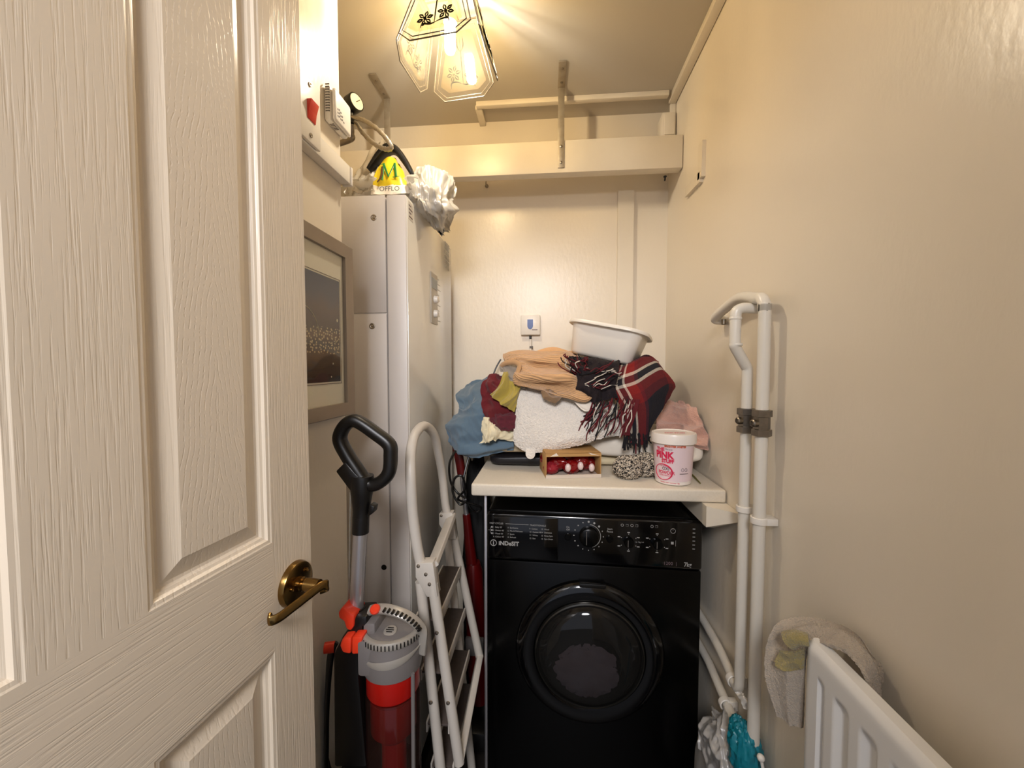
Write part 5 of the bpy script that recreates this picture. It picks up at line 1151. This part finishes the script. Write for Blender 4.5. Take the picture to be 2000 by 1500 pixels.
# white folded shirt corner
WS = [[(1128, 792, 1.175), (1142, 803, 1.172), (1166, 803, 1.175)], [(1118, 782, 1.178), (1145, 794, 1.172), (1167, 795, 1.178)], [(1105, 772, 1.185), (1140, 780, 1.185), (1162, 786, 1.19)], [(1105, 766, 1.21), (1140, 770, 1.21), (1160, 776, 1.22)]]
tag(cloth('white_shirt', WS, M['f_white'], None, nu=26, nv=20, thick=0.006, folds=[(0.003, 2, 5)], seed=26), 'folded white shirt edge peeping out between the beige jumper and the white towel', 'shirt')
# beige ribbed jumper
JU = [[(1010, 748, 1.195), (1030, 757, 1.178), (1055, 763, 1.170), (1078, 772, 1.165), (1105, 778, 1.163), (1140, 786, 1.166), (1158, 776, 1.18)],
      [(1004, 738, 1.19), (1028, 744, 1.184), (1054, 747, 1.180), (1082, 752, 1.178), (1110, 758, 1.174), (1135, 764, 1.168), (1146, 762, 1.185)],
      [(1012, 727, 1.20), (1034, 728, 1.168), (1058, 731, 1.160), (1086, 736, 1.160), (1108, 738, 1.166), (1122, 744, 1.188), (1128, 746, 1.20)],
      [(1016, 715, 1.225), (1034, 714, 1.225), (1058, 718, 1.232), (1085, 721, 1.234), (1102, 723, 1.228), (1112, 729, 1.215), (1118, 732, 1.225)],
      [(1010, 702, 1.255), (1032, 703, 1.235), (1056, 706, 1.235), (1080, 708, 1.238), (1098, 709, 1.24), (1106, 712, 1.245), (1112, 716, 1.255)],
      [(986, 704, 1.29), (1012, 700, 1.285), (1044, 697, 1.28), (1076, 697, 1.28), (1096, 697, 1.28), (1110, 700, 1.285), (1116, 704, 1.29)],
      [(984, 698, 1.33), (1010, 690, 1.33), (1044, 689, 1.33), (1076, 688, 1.33), (1098, 688, 1.33), (1116, 691, 1.34), (1124, 696, 1.34)],
      [(990, 703, 1.44), (1012, 697, 1.46), (1044, 694, 1.47), (1076, 693, 1.47), (1098, 693, 1.47), (1118, 696, 1.47), (1126, 702, 1.46)],
      [(990, 760, 1.54), (1012, 755, 1.56), (1044, 750, 1.57), (1076, 750, 1.57), (1098, 750, 1.57), (1118, 752, 1.57), (1126, 755, 1.56)]]
ju = thing('ribbed_jumper', 'beige ribbed knitted jumper on top of the laundry pile', 'jumper', at(1060, 740, 1.22))
cloth('jumper_body', JU, M['f_rib'], ju, nu=110, nv=130, thick=0.007, folds=[(0.018, 1.3, 3.0), (0.008, 3.0, 6)], seed=28)
JC = [[(1056, 765, 1.172), (1062, 778, 1.165), (1084, 788, 1.163)], [(1062, 762, 1.165), (1072, 772, 1.158), (1092, 782, 1.158)], [(1072, 760, 1.170), (1084, 766, 1.162), (1098, 775, 1.160)]]
cloth('sleeve_cuff', JC, M['f_rib'], ju, nu=30, nv=24, thick=0.010, folds=[(0.004, 2, 2)], seed=29)
cu_ = MB(); cu_.tube(spline([at(978, 716, 1.25), at(988, 709, 1.225), at(1004, 707, 1.21), at(1014, 713, 1.20), at(1012, 724, 1.195), at(1006, 736, 1.19), at(1010, 746, 1.19)], 40), 0.0062, n=10, sec=(1.3, 0.8)); cu_.build('neck_rib', M['f_rib'], ju)
GR = [[(1000, 742, 1.205), (1012, 754, 1.195), (1026, 758, 1.19)], [(986, 728, 1.215), (1000, 742, 1.205), (1014, 750, 1.20)], [(976, 720, 1.235), (990, 724, 1.222), (1006, 735, 1.205)], [(977, 712, 1.26), (992, 711, 1.245), (1010, 720, 1.225)], [(985, 708, 1.29), (998, 706, 1.28), (1014, 712, 1.26)]]
cloth('grey_inside', GR, M['f_grey'], ju, nu=40, nv=44, thick=0.005, folds=[(0.008, 3.0, 1.0)], seed=30, label='grey inside of the jumper')

# tartan throw with fringes
tt_ = thing('tartan_throw', 'red and navy tartan woollen throw with fringed ends under the white basin', 'throw', at(1250, 780, 1.24))
TA = [[(1222, 856, 1.20), (1240, 864, 1.195), (1262, 868, 1.195), (1270, 838, 1.20), (1292, 800, 1.215), (1306, 778, 1.235)],
      [(1222, 830, 1.195), (1242, 836, 1.188), (1262, 838, 1.19), (1274, 812, 1.198), (1296, 778, 1.215), (1312, 764, 1.235)],
      [(1212, 795, 1.19), (1238, 800, 1.182), (1262, 796, 1.186), (1280, 776, 1.198), (1302, 758, 1.22), (1318, 754, 1.24)],
      [(1198, 775, 1.195), (1226, 772, 1.188), (1252, 764, 1.192), (1274, 748, 1.208), (1296, 736, 1.23), (1311, 740, 1.25)],
      [(1192, 756, 1.205), (1214, 748, 1.20), (1240, 740, 1.205), (1264, 726, 1.222), (1284, 716, 1.245), (1296, 722, 1.265)],
      [(1200, 735, 1.225), (1218, 724, 1.225), (1240, 716, 1.235), (1262, 706, 1.255), (1276, 702, 1.275), (1284, 708, 1.29)],
      [(1205, 718, 1.26), (1222, 712, 1.265), (1240, 704, 1.275), (1256, 697, 1.295), (1266, 698, 1.31), (1272, 704, 1.325)],
      [(1205, 715, 1.45), (1222, 714, 1.47), (1240, 712, 1.48), (1256, 710, 1.48), (1268, 712, 1.48), (1276, 716, 1.47)],
      [(1205, 770, 1.55), (1222, 770, 1.56), (1240, 770, 1.56), (1256, 770, 1.56), (1268, 772, 1.55), (1282, 775, 1.54)]]
tq = cloth('tartan_body', TA, M['f_tartan'], tt_, nu=90, nv=110, thick=0.006, folds=[(0.006, 2.0, 1.5)], fuzz=0.0008, seed=41)
TB = [[(1118, 765, 1.19), (1145, 780, 1.178), (1172, 786, 1.172), (1205, 776, 1.18)], [(1116, 748, 1.19), (1142, 758, 1.172), (1172, 762, 1.166), (1205, 755, 1.175)], [(1118, 730, 1.20), (1142, 732, 1.185), (1172, 735, 1.18), (1206, 736, 1.185)], [(1116, 712, 1.225), (1140, 712, 1.21), (1170, 716, 1.20), (1208, 722, 1.205)], [(1112, 702, 1.265), (1138, 700, 1.25), (1168, 704, 1.24), (1210, 712, 1.24)], [(1116, 706, 1.40), (1138, 706, 1.42), (1168, 708, 1.44), (1210, 714, 1.44)]]
cloth('folded_navy_end', TB, M['f_navy'], tt_, nu=70, nv=60, thick=0.006, folds=[(0.020, 2.0, 2.5), (0.008, 6, 5)], fuzz=0.001, seed=43, label='dark navy folded end')
M['fr_red'] = fabric('red_fringe_yarn', '#5c101a', bump=0, sheen=0); M['fr_white'] = fabric('white_fringe_yarn', '#cdc2b4', bump=0); M['fr_navy'] = fabric('navy_fringe_yarn', '#0d0b10', bump=0, sheen=0)
rr = random.Random(5)
fm = {'r': MB(), 'w': MB(), 'n': MB()}
def yarn(kind, pts, r=0.0017):
    fm[kind].tube(spline([at(*p) for p in pts], 12), r, n=6)
for i in range(60):            # fringe at the middle bottom
    x = 1150+rr.random()*85; y = 775+rr.random()*25+(x-1150)*0.02; dx = -10-rr.random()*22+(x-1180)*0.2; dy = 22+rr.random()*40
    Y = 1.168+rr.random()*0.012
    yarn(rr.choice('rrwnnr'), [(x, y, Y), (x+dx*0.3+rr.uniform(-4, 4), y+dy*0.4, Y-0.006), (x+dx*0.7+rr.uniform(-6, 6), y+dy*0.75, Y-0.002), (x+dx, y+dy, Y+0.004)])
for i in range(34):            # hem of the hanging end
    x = 1220+rr.random()*50; y = 845+rr.random()*14; dy = 10+rr.random()*22
    yarn(rr.choice('nnnnr'), [(x, y, 1.19), (x+rr.uniform(-3, 3), y+dy*0.5, 1.186), (x+rr.uniform(-4, 4), y+dy, 1.188)], 0.002)
for i in range(10):
    x = 1222+rr.random()*16; yarn('r', [(x+14, 780, 1.182), (x+4+rr.uniform(-3, 3), 810, 1.176), (x-4, 838, 1.178), (x-8+rr.uniform(-4, 4), 850, 1.182)], 0.0022)
for i in range(46):            # ruffled fringe top left
    x = 1103+rr.random()*36; y = 700+rr.random()*32; a = rr.uniform(-2.8, 0.6); l = 8+rr.random()*14; Y = 1.185+rr.random()*0.03
    yarn(rr.choice('rrrnw'), [(x+10, y+4, Y), (x+l*0.5*math.cos(a)+rr.uniform(-3, 3), y+l*0.5*math.sin(a), Y-0.012), (x+l*math.cos(a), y+l*math.sin(a)+rr.uniform(-4, 4), Y-0.006)])
for i in range(22):
    x = 1130+rr.random()*60; y = 722+rr.random()*40; a = rr.uniform(-0.7, 0.4); l = 22+rr.random()*16; Y = 1.172
    yarn(rr.choice('wwnr'), [(x, y, Y), (x+l*0.4, y+l*0.4*a+rr.uniform(-4, 4), Y-0.006), (x+l*0.75, y+l*a*0.7+rr.uniform(-4, 4), Y-0.005), (x+l, y+l*a, Y)], 0.0013)
for k, mm, nm in (('r', 'fr_red', 'red'), ('w', 'fr_white', 'white'), ('n', 'fr_navy', 'navy')):
    o = fm[k].build('fringe', M[mm], tt_, label=nm+' fringe yarns'); o['kind'] = 'stuff'
# pink towel on the right
PK = [[(1288, 862, 1.27), (1316, 868, 1.255), (1345, 872, 1.20), (1383, 880, 1.17)], [(1284, 842, 1.27), (1316, 846, 1.25), (1346, 848, 1.205), (1381, 852, 1.175)], [(1284, 822, 1.28), (1314, 820, 1.262), (1344, 824, 1.225), (1373, 830, 1.195)], [(1296, 803, 1.31), (1316, 800, 1.30), (1340, 800, 1.265), (1362, 808, 1.23)], [(1304, 794, 1.36), (1316, 790, 1.355), (1328, 790, 1.34), (1342, 796, 1.32)], [(1290, 806, 1.50), (1298, 802, 1.50), (1306, 802, 1.49), (1314, 806, 1.47)]]
tag(cloth('pink_towel', PK, M['f_pink'], None, nu=70, nv=70, thick=0.010, folds=[(0.024, 1.2, 3.6), (0.010, 2.5, 8)], fuzz=0.0012, seed=46), 'pink towel bunched on the duvet by the right wall, behind the tub', 'towel')

# heap core so that the draped pieces rest on something
co = folded('folded_blanket', -0.10, 0.30, 1.30, 1.52, T+0.105, T+0.175, M['f_white'], 'white folded blanket inside the pile under the bath towel', 'blanket', 7, sag=0.006)


# ---------------------------------------------------------------- white basin
bc = at(1186, 672, 1.385)
BF = Matrix.Translation(bc) @ Matrix.Rotation(math.radians(-22), 4, 'Z') @ Matrix.Rotation(math.radians(12.5), 4, 'Y') @ Matrix.Rotation(math.radians(-6.5), 4, 'X')
def rrect(w, d, r, n=8):
    o = []
    for (sx_, sy_, a0) in ((1, 1, 0), (-1, 1, PI/2), (-1, -1, PI), (1, -1, 1.5*PI)):
        for i in range(n+1):
            a = a0+PI/2*i/n; o.append((sx_*(w/2-r)+r*math.cos(a), sy_*(d/2-r)+r*math.sin(a)))
    return o
def bl_(w, d, r, z): return [(x, y, z) for x, y in rrect(w, d, r)]
zt_ = 0.052
bsn = MB(BF); bsn.grid([bl_(0.05, 0.03, 0.01, -0.058), bl_(0.19, 0.13, 0.028, -0.058), bl_(0.206, 0.146, 0.032, -0.050), bl_(0.236, 0.176, 0.04, zt_-0.006), bl_(0.262, 0.202, 0.07, zt_-0.008), bl_(0.270, 0.210, 0.072, zt_-0.011), bl_(0.272, 0.212, 0.073, zt_-0.006), bl_(0.266, 0.206, 0.072, zt_), bl_(0.238, 0.178, 0.04, zt_), bl_(0.232, 0.172, 0.038, zt_-0.006), bl_(0.202, 0.142, 0.03, -0.050), bl_(0.18, 0.12, 0.025, -0.055), bl_(0.04, 0.02, 0.008, -0.055)], closed_u=True)
tag(bsn.build('washing_up_basin', M['white_pl'], angle=50), 'white plastic basin tilted on top of the tartan throw', 'basin')

# ---------------------------------------------------------------- open cardboard box of red packets
f0, f1 = at(1066, 940, 1.125), at(1174, 936, 1.152)
zb_ = WTZ+0.0006; ht_ = at(1066, 888, 1.125).z-zb_
ex = V((f1.x-f0.x, f1.y-f0.y, 0)); wd = ex.length; ea = math.atan2(ex.y, ex.x)
XFm = Matrix.Translation((f0.x, f0.y, zb_)) @ Matrix.Rotation(ea, 4, 'Z')
cbx = thing('cardboard_box', 'open brown cardboard box of red packets on the worktop', 'box', (f0.x, f0.y, zb_), rotz=ea)
dp_ = 0.115; t_ = 0.0022
MB(XFm).bx(0, wd, 0.0, dp_, 0, t_).build('bottom', M['card_in'], cbx)
MB(XFm).bx(0, t_, 0.0, dp_, t_, ht_, bevel=0.0006).build('side', M['card'], cbx); MB(XFm).bx(wd-t_, wd, 0.0, dp_, t_, ht_, bevel=0.0006).build('side', M['card'], cbx)
MB(XFm).bx(t_, wd-t_, dp_-t_, dp_, t_, ht_).build('back', M['card'], cbx)
tp_ = MB(XFm); tp_.grid([[(0.0, 0.0, ht_), (wd, 0.0, ht_+0.001)], [(0.0, dp_*0.5, ht_+0.002), (wd*0.99, dp_*0.5, ht_+0.002)], [(0.0, dp_, ht_+0.001), (wd, dp_, ht_+0.001)]]); tp_.grid([[(0.0, 0.0, ht_+0.0022), (wd, 0.0, ht_+0.0032)], [(0.0, dp_*0.5, ht_+0.0042), (wd*0.99, dp_*0.5, ht_+0.0042)], [(0.0, dp_, ht_+0.0032), (wd, dp_, ht_+0.0032)]])
tp_.bx(0, wd, -0.0006, 0.0006, ht_-0.007, ht_+0.002); tp_.build('top', M['card'], cbx)
fl0 = MB(XFm); fl0.bx(0, wd, -0.0014, 0.0004, 0.0, 0.010); fl0.build('front_lip', M['card_in'], cbx)
M['torn'] = pm('torn_paper', '#e2d6c6', rough=0.8); tr_ = MB(XFm); tr_.prism([(0.012, -0.0012, ht_-0.006), (0.030, -0.0012, ht_+0.004), (0.036, -0.0012, ht_-0.004)], (0, 0.0008, 0)); tr_.build('torn_edge', M['torn'], cbx); tr_ = MB(XFm); tr_.prism([(wd-0.038, -0.0012, ht_+0.004), (wd-0.008, -0.0012, ht_-0.005), (wd-0.030, -0.0012, ht_-0.002)], (0, 0.0008, 0)); tr_.build('torn_edge', M['torn'], cbx)
M['packet'] = pm('red_wrapper', '#80080f', rough=0.22, amt=0.25, nscale=25, coat=0.3); M['packet_pk'] = pm('pink_wrapper', '#9a2430', rough=0.25, amt=0.25, nscale=25); M['packet_w'] = pm('white_wrapper', '#e6cfc8', rough=0.3)
pk_ = [(0.135, 0.070, 0.030, 0.026, 'packet'), (0.105, 0.085, 0.056, 0.024, 'packet'), (0.022, 0.040, 0.018, 0.020, 'packet_pk'), (0.045, 0.055, 0.036, 0.028, 'packet'), (0.082, 0.042, 0.024, 0.024, 'packet'), (0.075, 0.075, 0.046, 0.026, 'packet'), (0.112, 0.055, 0.042, 0.026, 'packet'), (0.020, 0.075, 0.044, 0.022, 'packet')]
sc_ = wd/0.16
for i, (x, y, z, r_, mm) in enumerate(pk_):
    r_ = min(r_*1.15, 0.029)
    c = XFm @ V((x*sc_, y, max(z*ht_/0.075, r_*0.75+0.003)))
    o = MB().sack(c, (r_*0.95, r_*0.8, r_*0.75), amp=0.25, scale=24, seed=50+i, nu=28, nv=20).build('sweet_packet', M[mm])
    tag(o, 'shiny red wrapped packet inside the cardboard box', 'packet', 'red packets in the cardboard box')
for i, (x, z) in enumerate(((0.068, 0.027), (0.105, 0.032), (0.138, 0.026))):
    c = XFm @ V((x*sc_, 0.020, max(0.016, z*ht_/0.075)))
    o = MB().sack(c, (0.0085, 0.007, 0.012), amp=0.12, scale=20, seed=60+i, nu=20, nv=14).build('white_sweet', M['packet_w'])
    tag(o, 'pale round sweet in the front of the cardboard box', 'sweet', 'pale sweets in the cardboard box')

# ---------------------------------------------------------------- tub of cleaning powder
tz = WTZ+0.0006
tcn = at(1314, 940, 1.128); TCX, TCY = tcn.x, 1.128
th_ = at(1314, 843, TCY).z-tz
tb_ = thing('powder_tub', 'white and pink tub of powder standing on the worktop front right', 'tub', (TCX, TCY, tz))
r0, r1 = 0.0465, 0.0525
zl = tz+th_*0.80
MB().lathe([(r0*0.9, 0), (r0, 0.003), (r1, zl-tz+0.004), (r1*0.9, zl-tz+0.006)], (TCX, TCY, tz), n=64).build('tub_body', M['tubw'], tb_)
def rad(z): return r0+(r1-r0)*max(0, (z-tz)/(zl-tz))
lid = MB().lathe([(r1*1.06, zl-tz), (r1*1.12, zl-tz+0.001), (r1*1.12, th_-0.006), (r1*1.09, th_-0.001), (r1*1.0, th_), (r1*0.95, th_-0.0025), (0, th_-0.0025)], (TCX, TCY, tz), n=64).build('lid', M['tubw'], tb_)
lbl = MB(); rows_ = []
for i in range(11):
    z = tz+0.012+(zl-tz-0.016)*i/10; rows_.append([V((TCX+(rad(z)+0.0004)*math.sin(a), TCY-(rad(z)+0.0004)*math.cos(a), z)) for a in [-1.75+3.5*k/40 for k in range(41)]])
lbl.grid(rows_); lab = lbl.build('label', M['palepink'], tb_, label='pale pink printed label')
def ttext(name, s, a0, z, size, mat, sx=1.0, bold=0.0, lift=0.0009):
    def wp(c):
        a = a0+c.x/r1; zz = z+c.y; r = rad(zz)+lift+c.z
        return V((TCX+r*math.sin(a), TCY-r*math.cos(a), zz))
    return text(name, s, None, size, M[mat], lab, ext=0.00012, warp=wp, sx=sx, bold=bold)
A0 = -1.02-0.33; hz_ = zl-tz
ttext('lettering', 'THE', A0+0.18, tz+hz_*0.835, 0.0125, 'pink', bold=0.0006)
ttext('lettering', 'Miracle', A0+0.65, tz+hz_*0.865, 0.0065, 'darktxt')
ttext('lettering', 'PINK', A0+0.10, tz+hz_*0.665, 0.0250, 'pink', bold=0.0012, sx=0.92)
ttext('lettering', 'STUFF', A0+0.46, tz+hz_*0.555, 0.0140, 'pink', bold=0.0008, sx=0.88)
ttext('lettering', 'BRIGHTER WHITES', A0+0.62, tz+hz_*0.935, 0.0072, 'orangetxt', bold=0.0004, sx=0.9)
ttext('lettering', 'OXI', A0+0.48, tz+hz_*0.375, 0.0115, 'darktxt', bold=0.0003)
ttext('lettering', 'POWDER', A0+0.24, tz+hz_*0.275, 0.0125, 'pink', bold=0.0003, sx=0.9)
ttext('lettering', 'STAIN REMOVER', A0+0.30, tz+hz_*0.225, 0.0052, 'pink')
ttext('lettering', 'FOR WHITES', A0+0.32, tz+hz_*0.455, 0.005, 'pink')
ttext('lettering', 'laundry stain remover 1kg', A0+0.36, tz+hz_*0.06, 0.0052, 'pink')
el = MB(); pts_ = []
for i in range(60):
    a = 2*PI*i/60; ca = A0+0.52+0.50*math.cos(a); z = tz+hz_*0.32+hz_*0.19*math.sin(a); r = rad(z)+0.001
    pts_.append(V((TCX+r*math.sin(ca), TCY-r*math.cos(ca), z)))
el.tube(pts_, [0.0010+0.0011*max(0, math.cos(2*PI*i/60-0.4)) for i in range(60)], n=6, closed=True); el.build('oval_print', M['pink'], lab)
sm = MB()
for (da, dz, w_, h_) in ((1.52, 0.40, 0.10, 0.07), (1.68, 0.40, 0.06, 0.07)):
    pass
for i in range(2):
    ca = A0+1.55+0.2*i
    sm.tube([V((TCX+(rad(tz+hz_*0.38)+0.001)*math.sin(ca+0.07*math.cos(a)), TCY-(rad(tz+hz_*0.38)+0.001)*math.cos(ca+0.07*math.cos(a)), tz+hz_*0.40+0.0045*math.sin(a))) for a in [2*PI*k/16 for k in range(16)]], 0.0005, n=5, closed=True)
for z_ in (0.31, 0.30): sm.tube([V((TCX+(rad(tz+hz_*z_)+0.0008)*math.sin(A0+1.4+0.5*k/8), TCY-(rad(tz+hz_*z_)+0.0008)*math.cos(A0+1.4+0.5*k/8), tz+hz_*z_)) for k in range(9)], 0.0004, n=5)
sm.build('symbol_marks', M['darktxt'], lab)
text('lid_lettering', 'PINK STUFF', Matrix.Translation((TCX-0.026, TCY-0.010, tz+th_-0.0022)), 0.0105, M['pink'], lid, ext=0.0001, bold=0.0004)
# green stick beside the tub
gs = MB(); a, b = atZ(1352, 927, WTZ+0.003), atZ(1368, 944, WTZ+0.003); gs.tube([a, a+(b-a)*0.3, b], [0.0022, 0.0026, 0.0014], n=8)
tag(gs.build('green_stick', pm('dull_green', '#77703a', rough=0.6)), 'short thin dull green stick lying right of the tub', 'stick')
# black and white knitted bundle
def knit_mat():
    m, t, ns, lk = nt('marled_knit'); out = N(t, 'ShaderNodeOutputMaterial'); b = N(t, 'ShaderNodeBsdfPrincipled', Roughness=0.95); lk.new(b.outputs[0], out.inputs[0])
    tc = N(t, 'ShaderNodeTexCoord'); vo = N(t, 'ShaderNodeTexNoise', Scale=190.0, Detail=1.5, Distortion=1.2); lk.new(tc.outputs['Object'], vo.inputs['Vector'])
    r = N(t, 'ShaderNodeValToRGB'); lk.new(vo.outputs['Fac'], r.inputs[0]); e = r.color_ramp.elements; e[0].position = 0.45; e[0].color = lin('#1d1916'); e[1].position = 0.53; e[1].color = lin('#c9bba8')
    lk.new(r.outputs[0], b.inputs['Base Color']); bp = N(t, 'ShaderNodeBump', Strength=1.0, Distance=0.004); lk.new(vo.outputs['Fac'], bp.inputs['Height']); lk.new(bp.outputs[0], b.inputs['Normal']); return m
M['knit'] = knit_mat()
k1_, k2_ = at(1226, 922, 1.155), at(1262, 914, 1.18)
kb = MB(); kb.sack((k1_.x, k1_.y, WTZ+0.031), (0.040, 0.036, 0.033), amp=0.24, scale=16, seed=70, zmin=WTZ+0.0008, nu=60, nv=44); kb.sack((k2_.x, k2_.y, WTZ+0.033), (0.040, 0.035, 0.034), amp=0.26, scale=16, seed=71, zmin=WTZ+0.0008, nu=60, nv=44)
tag(kb.build('knitted_socks', M['knit']), 'bundle of black and white marled knitted socks left of the tub', 'socks')

# ---------------------------------------------------------------- light from the hall and view settings
w = bpy.data.worlds.new('world'); SC.world = w; w.use_nodes = True
bgn = w.node_tree.nodes['Background']; bgn.inputs[0].default_value = (0.80, 0.85, 1.0, 1); bgn.inputs[1].default_value = 0.30
al = bpy.data.lights.new('hall_ceiling_light', 'AREA'); al.energy = 23; al.shape = 'DISK'; al.size = 0.6; al.color = (0.98, 0.96, 0.98)
ao = bpy.data.objects.new('hall_ceiling_light', al); COL.objects.link(ao); ao.location = (-0.1, -1.15, 2.15); ao.rotation_euler = (math.radians(40), 0, math.radians(-6))
vs = SC.view_settings; vs.view_transform = 'Standard'; vs.look = 'None'; vs.exposure = 0.97; vs.gamma = 1.0; vs.use_curve_mapping = False
